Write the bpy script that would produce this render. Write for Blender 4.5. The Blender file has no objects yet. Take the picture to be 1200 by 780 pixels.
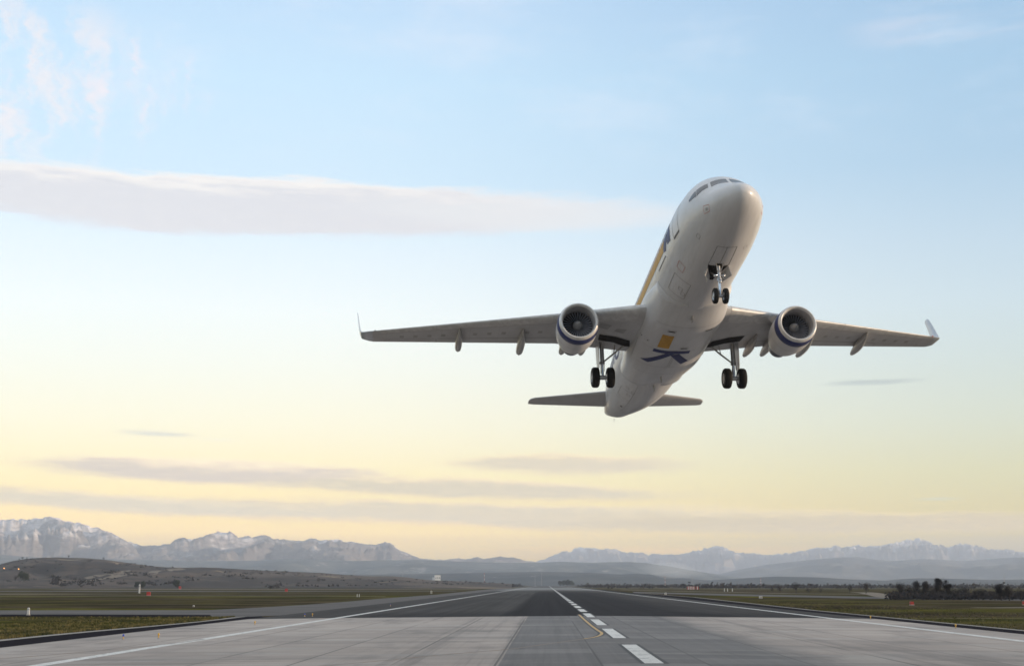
import bpy, bmesh, math, random
from mathutils import Vector, Matrix, noise
R=math.radians
random.seed(7)
sc=bpy.context.scene
C=sc.collection

# ------------------------------------------------------------------ camera
F=1500.0                                    # focal length in pixels of a 1200 px wide picture (45 mm lens)
CAM=Vector((0,0,3.8))
PITCH=math.atan(294.5/F); YAW=math.atan(41/math.hypot(F,294.5))
cd=bpy.data.cameras.new('camera'); cd.sensor_width=36; cd.lens=36*F/1200; cd.clip_start=.1; cd.clip_end=80000
cam=bpy.data.objects.new('camera',cd); C.objects.link(cam); sc.camera=cam
cam.rotation_mode='XYZ'; cam.location=CAM; cam.rotation_euler=(math.pi/2+PITCH,0,YAW)
CM=Matrix.Translation(CAM)@cam.rotation_euler.to_matrix().to_4x4()
def ray(u,v):                               # direction of a photo pixel
    return (CM.to_3x3()@Vector(((u-600)/F,-(v-390)/F,-1))).normalized()
def gpt(u,v,z=-.5):                         # the ground point seen at a pixel
    d=ray(u,v); t=(z-CAM.z)/d.z; return CAM+d*t
def far(u,v,Y):                             # the point seen at a pixel at distance Y ahead
    d=ray(u,v); return CAM+d*(Y/d.y)

# ------------------------------------------------------------------ node helpers
class X:
    def __init__(s,nt,o): s.nt=nt; s.o=o
    def _m(s,op,*a,clamp=False):
        n=s.nt.nodes.new('ShaderNodeMath'); n.operation=op; n.use_clamp=clamp
        for i,v in enumerate((s,)+a):
            if isinstance(v,X): s.nt.links.new(v.o,n.inputs[i])
            else: n.inputs[i].default_value=v
        return X(s.nt,n.outputs[0])
    def __add__(s,b): return s._m('ADD',b)
    __radd__=__add__
    def __mul__(s,b): return s._m('MULTIPLY',b)
    __rmul__=__mul__
    def __sub__(s,b): return s._m('SUBTRACT',b)
    def __rsub__(s,b): return (s*-1)+b
    def __truediv__(s,b): return s._m('DIVIDE',b)
    def __pow__(s,b): return s._m('POWER',b)
    def __neg__(s): return s*-1
    def abs(s): return s._m('ABSOLUTE')
    def mx(s,b): return s._m('MAXIMUM',b)
    def mn(s,b): return s._m('MINIMUM',b)
    def fract(s): return s._m('FRACT')
    def sstep(s,a,b):                       # smooth step from a to b (a may exceed b)
        n=s.nt.nodes.new('ShaderNodeMapRange'); n.interpolation_type='SMOOTHSTEP'
        s.nt.links.new(s.o,n.inputs[0])
        lo,hi,t0,t1=(a,b,0,1) if a<b else (b,a,1,0)
        n.inputs[1].default_value=lo; n.inputs[2].default_value=hi; n.inputs[3].default_value=t0; n.inputs[4].default_value=t1
        return X(s.nt,n.outputs[0])
def lin(c):
    return tuple((x/12.92 if x<=.04045 else ((x+.055)/1.055)**2.4) for x in [k/255 for k in c])+(1,)
def link(nt,v,sock):
    if isinstance(v,X): nt.links.new(v.o,sock)
    else: sock.default_value=v
def mix(nt,f,a,b,blend='MIX'):
    n=nt.nodes.new('ShaderNodeMix'); n.data_type='RGBA'; n.blend_type=blend; n.clamp_factor=True
    link(nt,f,n.inputs[0]); link(nt,a,n.inputs[6]); link(nt,b,n.inputs[7]); return X(nt,n.outputs[2])
def comb(nt,x,y,z):
    n=nt.nodes.new('ShaderNodeCombineXYZ')
    for i,v in enumerate((x,y,z)): link(nt,v,n.inputs[i])
    return X(nt,n.outputs[0])
def nz(nt,vec,scale=1.,detail=4.,rough=.5,dist=0.):
    n=nt.nodes.new('ShaderNodeTexNoise'); link(nt,vec,n.inputs['Vector'])
    n.inputs['Scale'].default_value=scale; n.inputs['Detail'].default_value=detail; n.inputs['Roughness'].default_value=rough; n.inputs['Distortion'].default_value=dist
    return X(nt,n.outputs[0])
def ramp(nt,f,stops,interp='LINEAR'):
    n=nt.nodes.new('ShaderNodeValToRGB'); link(nt,f,n.inputs[0]); cr=n.color_ramp; cr.interpolation=interp
    while len(cr.elements)<len(stops): cr.elements.new(.5)
    for e,(p,c) in zip(cr.elements,stops): e.position=p
    for i,(p,c) in enumerate(stops): cr.elements[i].position=p; cr.elements[i].color=c
    return X(nt,n.outputs[0])
def coords(nt,kind='Object'):
    n=nt.nodes.new('ShaderNodeTexCoord'); s=nt.nodes.new('ShaderNodeSeparateXYZ'); nt.links.new(n.outputs[kind],s.inputs[0])
    return X(nt,n.outputs[kind]),X(nt,s.outputs[0]),X(nt,s.outputs[1]),X(nt,s.outputs[2])
def position(nt):
    n=nt.nodes.new('ShaderNodeNewGeometry'); s=nt.nodes.new('ShaderNodeSeparateXYZ'); nt.links.new(n.outputs['Position'],s.inputs[0])
    return X(nt,n.outputs['Position']),X(nt,s.outputs[0]),X(nt,s.outputs[1]),X(nt,s.outputs[2]),n
def bump(nt,h,strength=.3,dist=.05):
    n=nt.nodes.new('ShaderNodeBump'); nt.links.new(h.o,n.inputs['Height']); n.inputs['Strength'].default_value=strength; n.inputs['Distance'].default_value=dist
    return X(nt,n.outputs[0])
def newmat(name,rough=.6,metal=0.,spec=.5,coat=0.,coat_rough=.1,builder=None,color=None):
    m=bpy.data.materials.new(name); m.use_nodes=True; nt=m.node_tree; b=nt.nodes['Principled BSDF']
    b.inputs['Roughness'].default_value=rough; b.inputs['Metallic'].default_value=metal; b.inputs['Specular IOR Level'].default_value=spec
    b.inputs['Coat Weight'].default_value=coat; b.inputs['Coat Roughness'].default_value=coat_rough
    if color is not None:
        # every plain colour still gets a little uneven wear
        v,x,y,z=coords(nt); n=nz(nt,v,3.,3.,.6)
        c=color if len(color)==4 else tuple(color)+(1,)
        d=tuple(k*.82 for k in c[:3])+(1,)
        link(nt,mix(nt,n.sstep(.35,.7),d,c),b.inputs['Base Color'])
    if builder: builder(nt,b)
    return m

# ------------------------------------------------------------------ world: Nishita sky, evening gradient and clouds
SUN_EL=R(7.0); SUN_AZ=R(96.0)               # azimuth measured from +Y towards +X
w=bpy.data.worlds.new("World"); sc.world=w; w.use_nodes=True; nt=w.node_tree; nt.nodes.clear()
out=nt.nodes.new('ShaderNodeOutputWorld')
sky=nt.nodes.new('ShaderNodeTexSky'); sky.sky_type='NISHITA'; sky.sun_disc=False
sky.sun_elevation=SUN_EL; sky.sun_rotation=SUN_AZ; sky.air_density=1.; sky.dust_density=1.; sky.ozone_density=1.
bg1=nt.nodes.new('ShaderNodeBackground'); nt.links.new(sky.outputs[0],bg1.inputs[0]); bg1.inputs[1].default_value=.05
V,dx,dy,dz=coords(nt,'Generated')
A=dx._m('ARCTAN2',dy)*57.2958               # azimuth in degrees, 0 = +Y
E=dz._m('ARCSINE')*57.2958
def ang(u,v):
    d=ray(u,v); return math.degrees(math.atan2(d.x,d.y)),math.degrees(math.asin(d.z))
grad=[(684,(186,168,142)),(660,(210,188,148)),(630,(230,203,154)),(600,(238,212,160)),(560,(241,223,178)),(500,(241,233,207)),(430,(238,238,227)),(370,(236,241,240)),(300,(225,236,243)),(210,(205,227,243)),(100,(198,225,245)),(0,(190,217,242))]
stops=[(0.0,lin((190,180,155)))]+[(max(.001,ang(600,v)[1]/60),lin(c)) for v,c in grad]+[(.62,lin((222,230,240))),(1.,lin((247,248,250)))]
base=ramp(nt,E/60,stops)
side=A.sstep(-12,26)
back=(A.abs()).sstep(40,110)
base=mix(nt,side,base,mix(nt,1.,base,(.63,.71,.78,1),'MULTIPLY'))
base=mix(nt,back*.8,base,mix(nt,1.,base,(.80,.80,.80,1),'MULTIPLY'))
wv=comb(nt,A*.05,E*.42,0.)
n1=nz(nt,wv,1.6,5.,.6)-.5
n2=(nz(nt,comb(nt,A*.20+5.,E*1.5,3.),1.3,8.,.68)-.5)*1.5
n3=nz(nt,comb(nt,A*.75+n2*.7,E*.40,9.),1.,8.,.62)
n4=nz(nt,comb(nt,A*.55,E*2.6,6.),1.5,8.,.68)-.5
def cloud(b,u,v,ru,rv,body,rim,op,tilt=0.,warp=1.,soft=.45,rimlo=.1,bend=0.):
    a0,e0=ang(u,v); ka=F/57.3*1.02; ra=ru/ka; re=rv/ka
    ca,sa=math.cos(R(tilt)),math.sin(R(tilt))
    DA=A-a0; DE=E-e0+n1*(1.1*warp*re)+n2*(.55*warp*re)
    if bend: DE=DE+DA*DA*bend
    px=(DA*ca-DE*sa)/ra; py=(DA*sa+DE*ca)/re
    px=px+n1*.25*warp
    d=(px*px+py*py)._m('SQRT')+n4*(.30*warp)+n2*.12
    m=d.sstep(1.,1.-soft)*op
    rimf=(py+n2*.6).sstep(rimlo,.85)
    rimf=(rimf+n4*1.1*warp).mx(0.)
    return mix(nt,m,b,mix(nt,rimf,lin(body),lin(rim)))
c=base
# long banks low over the mountains
c=cloud(c,560,602,900,20,(202,189,170),(226,208,176),.95,tilt=1.5,soft=.7)
c=cloud(c,950,614,460,19,(194,179,155),(216,197,160),.95,tilt=.8,soft=.7)
c=cloud(c,150,590,330,15,(204,192,174),(232,214,184),.95,tilt=2.2,soft=.7)
c=cloud(c,760,650,330,13,(206,182,150),(240,198,146),.7,tilt=0,soft=.9)
# long lens cloud
c=cloud(c,250,551,250,19,(202,188,178),(246,226,196),1.,tilt=1.7,soft=.5,rimlo=-.1,warp=.8)
c=cloud(c,560,573,310,15,(203,190,170),(234,214,182),1.,tilt=1.6,soft=.6)
c=cloud(c,665,543,180,16,(208,194,174),(240,218,182),.95,tilt=1.4,soft=.6)
# the big flat cloud on the left
c=cloud(c,250,239,520,39,(220,217,220),(244,237,231),.95,tilt=-.2,warp=.7,soft=.30,rimlo=.2)
c=cloud(c,620,251,290,27,(226,225,226),(238,232,230),.8,tilt=1.5,warp=.8,soft=.7,rimlo=.2)
# small dark slivers
c=cloud(c,1025,447,72,5.,(180,186,184),(196,202,198),.9,tilt=.2,soft=.8)
c=cloud(c,1100,584,36,2.6,(196,194,178),(206,202,180),.6,soft=.8)
c=cloud(c,185,508,60,5.5,(212,208,196),(226,218,204),.9,tilt=1.,soft=.8)
c=cloud(c,255,515,32,2.2,(226,224,208),(232,228,210),.6,tilt=1.,soft=.8)
# pink wisps high on the left, faint veils on the right and across the top
aw,ew=ang(30,95)
wm=(((A-aw)/7.)*((A-aw)/7.)+((E-ew)/4.4)*((E-ew)/4.4)).sstep(1.,.1)*n3.sstep(.40,.66)
c=mix(nt,wm*.8,c,lin((240,232,232)))
aw,ew=ang(165,100)
wm=(((A-aw)/3.6)*((A-aw)/3.6)+((E-ew)/2.4)*((E-ew)/2.4)).sstep(1.,.2)*n3.sstep(.5,.66)
c=mix(nt,wm*.6,c,lin((238,230,236)))
veil=nz(nt,comb(nt,A*.10+2.,E*.30,1.),1.,6.,.65).sstep(.45,.75)*E.sstep(16,22)*E.sstep(40,28)
c=mix(nt,veil*.42,c,lin((222,230,243)))
aw,ew=ang(1130,22)
wm=(((A-aw)/6.)*((A-aw)/6.)+((E-ew)/1.6)*((E-ew)/1.6)).sstep(1.,.1)*(n1+.5).sstep(.35,.6)
c=mix(nt,wm*.5,c,lin((205,212,228)))
# the air between here and the clouds dims the low sky: what stands beyond it is brighter
HAZE=5.0e-5
def vmath(op,a,b=None,s=None):
    n=nt.nodes.new('ShaderNodeVectorMath'); n.operation=op; link(nt,a,n.inputs[0])
    if b is not None: link(nt,b,n.inputs[1])
    if s is not None: link(nt,s,n.inputs['Scale'])
    return X(nt,n.outputs[0])
path=((dz.mx(.002)**-1.)*940.).mn(27500.)
T=(path*-HAZE)._m('EXPONENT')
Tm=T.mx(.3); AIR=(.36,.36,.36)
c=vmath('SCALE',vmath('MAXIMUM',vmath('SUBTRACT',c,vmath('SCALE',AIR,s=1-T)),(0.02,0.02,0.02)),s=Tm**-1.)
bg2=nt.nodes.new('ShaderNodeBackground'); nt.links.new(c.o,bg2.inputs[0]); bg2.inputs[1].default_value=.97
ad=nt.nodes.new('ShaderNodeAddShader'); nt.links.new(bg1.outputs[0],ad.inputs[0]); nt.links.new(bg2.outputs[0],ad.inputs[1])
nt.links.new(ad.outputs[0],out.inputs[0])
w.cycles.sampling_method='MANUAL'; w.cycles.sample_map_resolution=1024

sd=bpy.data.lights.new('sun','SUN'); sd.energy=5.0; sd.angle=R(.5); sd.color=(1.,.78,.56)
so=bpy.data.objects.new('sun',sd); C.objects.link(so)
sv=Vector((math.sin(SUN_AZ)*math.cos(SUN_EL),math.cos(SUN_AZ)*math.cos(SUN_EL),math.sin(SUN_EL)))
so.rotation_euler=sv.to_track_quat('Z','Y').to_euler(); so.location=(40,-20,60)

sc.view_settings.view_transform='Standard'; sc.view_settings.look='None'; sc.view_settings.exposure=0; sc.view_settings.gamma=1
sc.render.engine='CYCLES'; sc.cycles.max_bounces=6; sc.cycles.diffuse_bounces=3; sc.cycles.glossy_bounces=3; sc.cycles.volume_bounces=4
sc.cycles.use_denoising=True; sc.cycles.use_adaptive_sampling=True; sc.cycles.adaptive_threshold=.01
sc.cycles.filter_width=1.6

# ------------------------------------------------------------------ object helpers
def tag(o,label=None,cat=None,group=None,kind=None):
    if label: o['label']=label
    if cat: o['category']=cat
    if group: o['group']=group
    if kind: o['kind']=kind
    return o
def empty(name,loc=(0,0,0),rz=0):
    o=bpy.data.objects.new(name,None); C.objects.link(o); o.location=loc; o.rotation_euler=(0,0,rz); o.empty_display_size=.3; return o
def mesh(name,vs,fs,mat,parent=None,smooth=False,mi=None):
    me=bpy.data.meshes.new(name); me.from_pydata([tuple(v) for v in vs],[],fs); me.update()
    if not isinstance(mat,(list,tuple)): mat=[mat]
    for m in mat: me.materials.append(m)
    if mi: me.polygons.foreach_set('material_index',mi)
    if smooth: me.polygons.foreach_set('use_smooth',[True]*len(me.polygons))
    o=bpy.data.objects.new(name,me); C.objects.link(o)
    if parent: o.parent=parent
    return o
class MB:
    def __init__(s): s.v=[]; s.f=[]; s.m=[]
    def add(s,vs,fs,mi=0):
        k=len(s.v); s.v+= [tuple(v) for v in vs]; s.f+=[tuple(i+k for i in f) for f in fs]; s.m+=[mi]*len(fs); return s
    def box(s,c,h,mi=0,rot=None):
        vs=[Vector((sx*h[0],sy*h[1],sz*h[2])) for sx in(-1,1) for sy in(-1,1) for sz in(-1,1)]
        if rot: vs=[rot@v for v in vs]
        vs=[v+Vector(c) for v in vs]
        return s.add(vs,[(0,1,3,2),(4,6,7,5),(0,4,5,1),(2,3,7,6),(0,2,6,4),(1,5,7,3)],mi)
    def tube(s,a,b,r1,r2=None,n=12,mi=0,cap=True):
        a=Vector(a);b=Vector(b);r2=r1 if r2 is None else r2; d=(b-a).normalized()
        p=d.orthogonal().normalized();q=d.cross(p)
        vs=[]
        for c,r in((a,r1),(b,r2)):
            for i in range(n):
                t=2*math.pi*i/n; vs.append(c+p*math.cos(t)*r+q*math.sin(t)*r)
        fs=[(i,(i+1)%n,n+(i+1)%n,n+i) for i in range(n)]
        if cap: fs+=[tuple(range(n))[::-1],tuple(range(n,2*n))]
        return s.add(vs,fs,mi)
    def lathe(s,prof,origin=(0,0,0),axis=(1,0,0),n=32,mi=0):
        o=Vector(origin);d=Vector(axis).normalized();p=d.orthogonal().normalized();q=d.cross(p);vs=[];fs=[]
        for (x,r) in prof:
            for i in range(n):
                t=2*math.pi*i/n; vs.append(o+d*x+(p*math.cos(t)+q*math.sin(t))*max(r,1e-3))
        for k in range(len(prof)-1):
            for i in range(n): fs.append((k*n+i,k*n+(i+1)%n,(k+1)*n+(i+1)%n,(k+1)*n+i))
        return s.add(vs,fs,mi)
    def loft(s,rings,mi=0,caps=True):
        n=len(rings[0]);vs=[v for r in rings for v in r];fs=[]
        for k in range(len(rings)-1):
            for i in range(n): fs.append((k*n+i,k*n+(i+1)%n,(k+1)*n+(i+1)%n,(k+1)*n+i))
        if caps: fs+=[tuple(range(n))[::-1],tuple(range((len(rings)-1)*n,len(rings)*n))]
        return s.add(vs,fs,mi)
    def build(s,name,mat,parent=None,smooth=False,fix=True):
        o=mesh(name,s.v,s.f,mat,parent,smooth,s.m)
        if fix:
            bm=bmesh.new(); bm.from_mesh(o.data); bmesh.ops.recalc_face_normals(bm,faces=bm.faces); bm.to_mesh(o.data); bm.free()
        return o
def sharp(o,deg=40):
    me=o.data; bm=bmesh.new(); bm.from_mesh(me)
    for e in bm.edges:
        e.smooth=not(len(e.link_faces)==2 and e.calc_face_angle(0)>R(deg))
    for f in bm.faces: f.smooth=True
    bm.to_mesh(me); bm.free(); return o

# ================================================================== THE SETTING
CX=5.24                                     # runway centreline
def cz(x): return -.01*abs(x-CX) if abs(x-CX)<34 else -.34-.012*(abs(x-CX)-34)
def strip(name,xs,ys,mat,dz=0.,kind='structure',parent=None):
    vs=[(x,y,cz(x)+dz) for y in ys for x in xs]; n=len(xs)
    fs=[(k*n+i,k*n+i+1,(k+1)*n+i+1,(k+1)*n+i) for k in range(len(ys)-1) for i in range(n-1)]
    o=mesh(name,vs,fs,mat,parent); 
    if kind: o['kind']=kind
    return o

def b_ground(nt,b):
    P,x,y,z,g=position(nt)
    a=nz(nt,comb(nt,x*.03,y*.03,0.),1.,7.,.65)
    s=nz(nt,comb(nt,x*.010,y*.030,4.),1.,6.,.62)
    f=nz(nt,P,1.4,5.,.7)
    f2=nz(nt,P,9.,3.,.7)
    brown=mix(nt,a.sstep(.38,.62),(.038,.030,.020,1),(.100,.078,.050,1))
    green=mix(nt,a.sstep(.38,.62),(.040,.044,.010,1),(.135,.122,.022,1))
    gm=s.sstep(.44,.58)
    yel=y.sstep(430,460)*y.sstep(520,500)+y.sstep(214,222)*y.sstep(245,232)+y.sstep(120,165)*y.sstep(180,172)*.7
    gm=(gm*.55+yel*.7).mn(1.)
    c=mix(nt,gm,brown,green)
    c=mix(nt,(f2*.6+f*.4).sstep(.42,.62)*.5,c,(.030,.028,.016,1))
    straw=nz(nt,comb(nt,x*.03,y*.12,8.),1.,4.,.6).sstep(.60,.70)
    c=mix(nt,straw*.6,c,(.20,.165,.105,1))
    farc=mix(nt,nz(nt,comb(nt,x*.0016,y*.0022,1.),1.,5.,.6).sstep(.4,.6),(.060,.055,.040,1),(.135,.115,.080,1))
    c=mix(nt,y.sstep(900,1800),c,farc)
    link(nt,c,b.inputs['Base Color'])
    link(nt,bump(nt,f2+f*2.,.5,.12),b.inputs['Normal'])
M_ground=newmat('ground_grass',1.,spec=0.,builder=b_ground)
def b_conc(nt,b):
    P,x,y,z,g=position(nt)
    u=x-CX
    big=nz(nt,comb(nt,x*.05,y*.02,0.),1.,4.,.6)
    st=nz(nt,comb(nt,x*.06,y*1.1,0.),1.,6.,.7)       # brushed across the runway
    ln=nz(nt,comb(nt,x*1.3,y*.012,3.),1.,5.,.65)     # tyre streaks along it
    f=nz(nt,P,6.,5.,.7)
    side=mix(nt,(big*.6+st*.4).sstep(.35,.62),(.285,.236,.205,1),(.485,.408,.354,1))
    keel=mix(nt,(st*.6+ln*.4).sstep(.35,.65),(.078,.073,.075,1),(.170,.158,.154,1))
    edge=(u+(big-.5)*.2)
    k=edge.sstep(-7.66,-7.60)*((u+(big-.5)*5.).sstep(11.,6.8))
    c=mix(nt,k,side,keel)
    st2=nz(nt,comb(nt,x*.035,y*.20,7.),1.,5.,.7)
    c=mix(nt,st2.sstep(.50,.66)*.40,c,(.085,.078,.076,1)); c=mix(nt,st2.sstep(.46,.36)*.30,c,(.40,.36,.33,1))
    rub=nz(nt,comb(nt,x*.55,y*.006,13.),1.,6.,.7)
    c=mix(nt,rub.sstep(.50,.64)*.5*(u.abs().sstep(26,6)),c,(.050,.047,.048,1))
    c=mix(nt,ln.sstep(.5,.72)*.45*(u.abs().sstep(22,9)),c,(.075,.072,.074,1))
    # newer pale repair slabs
    pale=nz(nt,comb(nt,x*.09,y*.35,11.),1.,1.,.4).sstep(.62,.65)
    c=mix(nt,pale*.35*(1-k),c,(.40,.38,.35,1))
    # slab joints: lengthwise every 5.2 m, crosswise every 5 m
    jx=(((u+2.6)/5.2)+100.5).fract()-.5; jl=jx.abs().sstep(.016,.007)
    jw=nz(nt,comb(nt,x*.3,y*.02,1.),1.,3.,.6).sstep(.38,.5)
    jy=((y/5.)+100.5).fract()-.5; jc=jy.abs().sstep(.010,.004)*.35
    slab=nz(nt,comb(nt,((u+2.6)/5.2)._m('FLOOR')*3.7,(y/5.)._m('FLOOR')*1.3,0.),1.,0.,.5)
    c=mix(nt,(slab-.5).abs()*1.1,c,mix(nt,slab.sstep(.49,.51),(.12,.115,.11,1),(.34,.32,.30,1)))
    c=mix(nt,(jl*jw*.75+jc).mn(1.),c,(.035,.032,.032,1))
    stain=nz(nt,comb(nt,x*.5,y*.5,5.),1.,5.,.7).sstep(.62,.75)
    blot=nz(nt,comb(nt,x*.16,y*.05,21.),1.,7.,.7)
    c=mix(nt,blot.sstep(.50,.66)*.42,c,(.095,.085,.080,1)); c=mix(nt,stain*.5,c,(.06,.056,.054,1))
    c=mix(nt,f*.35,c,(.13,.12,.115,1))
    link(nt,c,b.inputs['Base Color'])
    link(nt,(.62+st*.3),b.inputs['Roughness'])
    link(nt,bump(nt,f,.25,.01),b.inputs['Normal'])
M_conc=newmat('runway_concrete',.75,spec=.35,builder=b_conc)
def b_asph(nt,b):
    P,x,y,z,g=position(nt)
    u=x-CX
    big=nz(nt,comb(nt,x*.03,y*.006,0.),1.,4.,.6)
    ln=nz(nt,comb(nt,x*.6,y*.003,3.),1.,5.,.65)
    st=nz(nt,comb(nt,x*.02,y*.25,0.),1.,5.,.65)
    f=nz(nt,P,5.,4.,.7)
    side=mix(nt,(big*.5+ln*.5).sstep(.35,.65),(.040,.038,.038,1),(.085,.080,.078,1))
    keel=mix(nt,(st*.5+ln*.5).sstep(.35,.65),(.012,.011,.014,1),(.026,.025,.029,1))
    k=(u+(ln-.5)*3.).sstep(-11.5,-9.5)*(u+(big-.5)*10.).sstep(24.,10.)
    k=(k+y.sstep(205,168)*(u.abs().sstep(34,28))*.6).mn(1.)
    k=k*y.sstep(900,560)+(u.abs().sstep(16,11))*y.sstep(1500,1650)*y.sstep(2300,2100)*.8
    c=mix(nt,k,side,keel)
    c=mix(nt,y.sstep(600,1100)*.5,c,(.13,.125,.125,1))  # paler far asphalt paints in the bright band of heat shimmer
    c=mix(nt,f*.3,c,(.03,.03,.032,1))
    link(nt,c,b.inputs['Base Color'])
    shimmer=y.sstep(820,980)*y.sstep(1900,1600)  # dry but glossier stretch, stands in for the heat shimmer's reflection
    link(nt,.95-shimmer*.5,b.inputs['Roughness'])
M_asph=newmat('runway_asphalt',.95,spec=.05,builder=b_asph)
def b_taxi(nt,b):
    P,x,y,z,g=position(nt)
    n=nz(nt,comb(nt,x*.05,y*.4,0.),1.,5.,.65); f=nz(nt,P,5.,4.,.7)
    c=mix(nt,n.sstep(.35,.65),(.095,.088,.085,1),(.165,.155,.150,1)); c=mix(nt,f*.3,c,(.06,.058,.056,1))
    link(nt,c,b.inputs['Base Color'])
M_taxi=newmat('taxiway_asphalt',.95,spec=.05,builder=b_taxi)
M_road=newmat('pale_track',.9,spec=.2,color=(.19,.155,.12))
M_dark=newmat('shoulder_asphalt',1.,spec=.0,color=(.028,.026,.030))
M_edge=newmat('shoulder_kerb_concrete',.85,spec=.3,color=(.30,.275,.245))
def b_paint(col,wear):
    def f(nt,b):
        P,x,y,z,g=position(nt)
        n=nz(nt,P,2.5,6.,.75); s=nz(nt,comb(nt,x*.5,y*2.,0.),1.,4.,.6)
        link(nt,mix(nt,(n*.6+s*.4).sstep(wear,wear+.14),col,(.16,.155,.15,1)),b.inputs['Base Color'])
    return f
M_white=newmat('marking_paint_white',.6,builder=b_paint((.62,.60,.565,1),.49))
M_yellow=newmat('marking_paint_yellow',.6,builder=b_paint((.46,.27,.065,1),.50))
M_oldyellow=newmat('marking_paint_faded',.7,builder=b_paint((.20,.12,.07,1),.44))

# ground: one sheet to the horizon, finer near the camera
def grid_coords(lim,near,k=1.35):
    v=[0.];s=near
    while v[-1]<lim: v.append(v[-1]+s); s*=k
    return v
gy=[-y for y in grid_coords(3000,40)[::-1]][:-1]+grid_coords(40000,40)
gx=[-x for x in grid_coords(30000,40)[::-1]][:-1]+grid_coords(30000,40)
n=len(gx)
o=mesh('ground',[(x,y,-.5 if not(-38<x<43 and -200<y<3500) else -.9) for y in gy for x in gx],[(j*n+i,j*n+i+1,(j+1)*n+i+1,(j+1)*n+i) for j in range(len(gy)-1) for i in range(n-1)],M_ground)
o['kind']='structure'
# (the sheet dips under the runway; make it flat instead so the verge stays level)
for v in o.data.vertices: v.co.z=-.5

xr=[-37.3,-31.5,-28,-20,-12,-5,0,CX,10,16,22,28,34,40.4]
strip('runway_touchdown_slab',xr,[-80,-20,0,40,80,120,163],M_conc,.02)
ya=[163,200,260,350,500,700,900,1150,1450,1800,2300,2900,3500]
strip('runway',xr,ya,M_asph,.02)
# dark shoulders and their pale edging, following the fillets
def ribbon(name,pts,mat,z=None,kind='structure',parent=None):
    """pts: list of (xa,xb,y): a strip between xa and xb"""
    vs=[];fs=[]
    for xa,xb,y in pts:
        for x in (xa,xb): vs.append((x,y,z if z is not None else cz(x)+.02))
    for i in range(len(pts)-1): fs.append((2*i,2*i+1,2*i+3,2*i+2))
    o=mesh(name,vs,fs,mat,parent)
    if kind: o['kind']=kind
    return o
def band(name,A,B,mat,z):                   # a ground strip between two traced edges of equal length
    vs=[tuple(gpt(u,v,z)) for u,v in A]+[tuple(gpt(u,v,z)) for u,v in B]; k=len(A)
    o=mesh(name,vs,[(i,i+1,k+i+1,k+i) for i in range(k-1)],mat); o['kind']='structure'; return o
WA=[(-120,768),(0,750.6),(60,744.4),(110,739.6),(160,735.2),(200,731.6),(235,728.2),(258,725.6),(278,723.2),(290,721.8)]
WB=[(-120,779),(0,761),(60,754),(110,748.9),(160,744),(200,740),(235,736),(258,733),(284,729),(318,722.4)]
WC=[(-120,766),(0,748.9),(60,743.0),(110,738.4),(160,734.2),(200,730.7),(235,727.4),(255,725.0),(268,723.3),(272,722.9)]
band('shoulder_west',WA,WB,M_dark,-.44)
band('shoulder_kerb_west',WC,WA,M_edge,-.436)
band('shoulder_north_west',[(240,714.4),(300,711.6),(350,708.6),(400,705),(440,701.4),(470,699.2),(510,696.3),(550,692.2),(590,688.3)],[(250,723.5),(330,720.5),(390,716),(440,711),(470,707.6),(490,704.8),(520,700.8),(560,695),(600,689)],M_taxi,-.45)
ribbon('shoulder_east',[(40.4,44.6,-80),(40.4,44.6,220),(40.4,47,330),(40.4,50,450),(40.4,46,700),(40.4,45,1500),(40.4,45,3500)],M_dark,-.455)
ribbon('shoulder_kerb_east',[(44.6,45.4,-80),(44.6,45.4,220),(47,48,330),(50,51,450),(46,47,700)],M_edge,-.450)
# crossing taxiway on the left with its darker shoulders
def poly(name,pts,mat,z,kind='structure'):
    o=mesh(name,[(x,y,z) for x,y in pts],[tuple(range(len(pts)))],mat); o['kind']=kind; return o
band('taxiway_shoulder',[(-200,719.2),(100,719),(240,719.6),(276,719.4),(300,719)],[(-200,721.5),(100,721.4),(240,722.4),(276,723.6),(310,723)],M_dark,-.455)
band('taxiway',[(-200,714.6),(100,714.4),(240,714.2),(300,713)],[(-200,719.4),(100,719.4),(240,719.8),(330,720)],M_taxi,-.452)
poly('apron_road',[(-900,560),(-300,560),(-190,600),(-300,640),(-900,660)],M_road,-.47)
poly('perimeter_road',[(-1400,830),(-200,800),(-60,840),(-60,880),(-1400,960)],M_taxi,-.46)
poly('field_track',[(-460,1180),(-60,1100),(-60,1160),(-460,1290)],M_road,-.46)
poly('service_road',[(-330,480),(-120,500),(-60,480),(-60,487),(-120,512),(-330,492)],M_road,-.47)
# right: taxiway drawing away from the runway, pale tracks
poly('taxiway_east',[(46,690),(70,520),(104,400),(150,330),(330,290),(330,330),(170,385),(118,470),(88,600),(52,800)],M_taxi,-.47)
poly('access_road',[(60,1100),(75,900),(115,640),(180,520),(330,440),(330,452),(184,534),(121,655),(82,915),(66,1120)],M_road,-.465)
def track(name,pix,w0,w1,mat,z):
    P=[gpt(u,v) for u,v in pix]; L=[];Rr=[]
    for i,p in enumerate(P):
        d=(P[min(i+1,len(P)-1)]-P[max(i-1,0)]); d.z=0; d.normalize(); nrm=Vector((-d.y,d.x,0)); ww=w0+(w1-w0)*i/(len(P)-1)
        L.append(p+nrm*ww/2);Rr.append(p-nrm*ww/2)
    vs=[(p.x,p.y,z) for p in L+Rr]; k=len(P)
    o=mesh(name,vs,[(i,i+1,k+i+1,k+i) for i in range(k-1)],mat); o['kind']='structure'; return o
track('dirt_track',[(1008,693.6),(1018,694.3),(1027,696),(1033,698),(1042,700.2)],13,5,M_road,-.468)
track('dirt_path',[(1140,711.5),(1165,711.8),(1186,711.6),(1230,711.2)],4,7,M_road,-.458)

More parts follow.
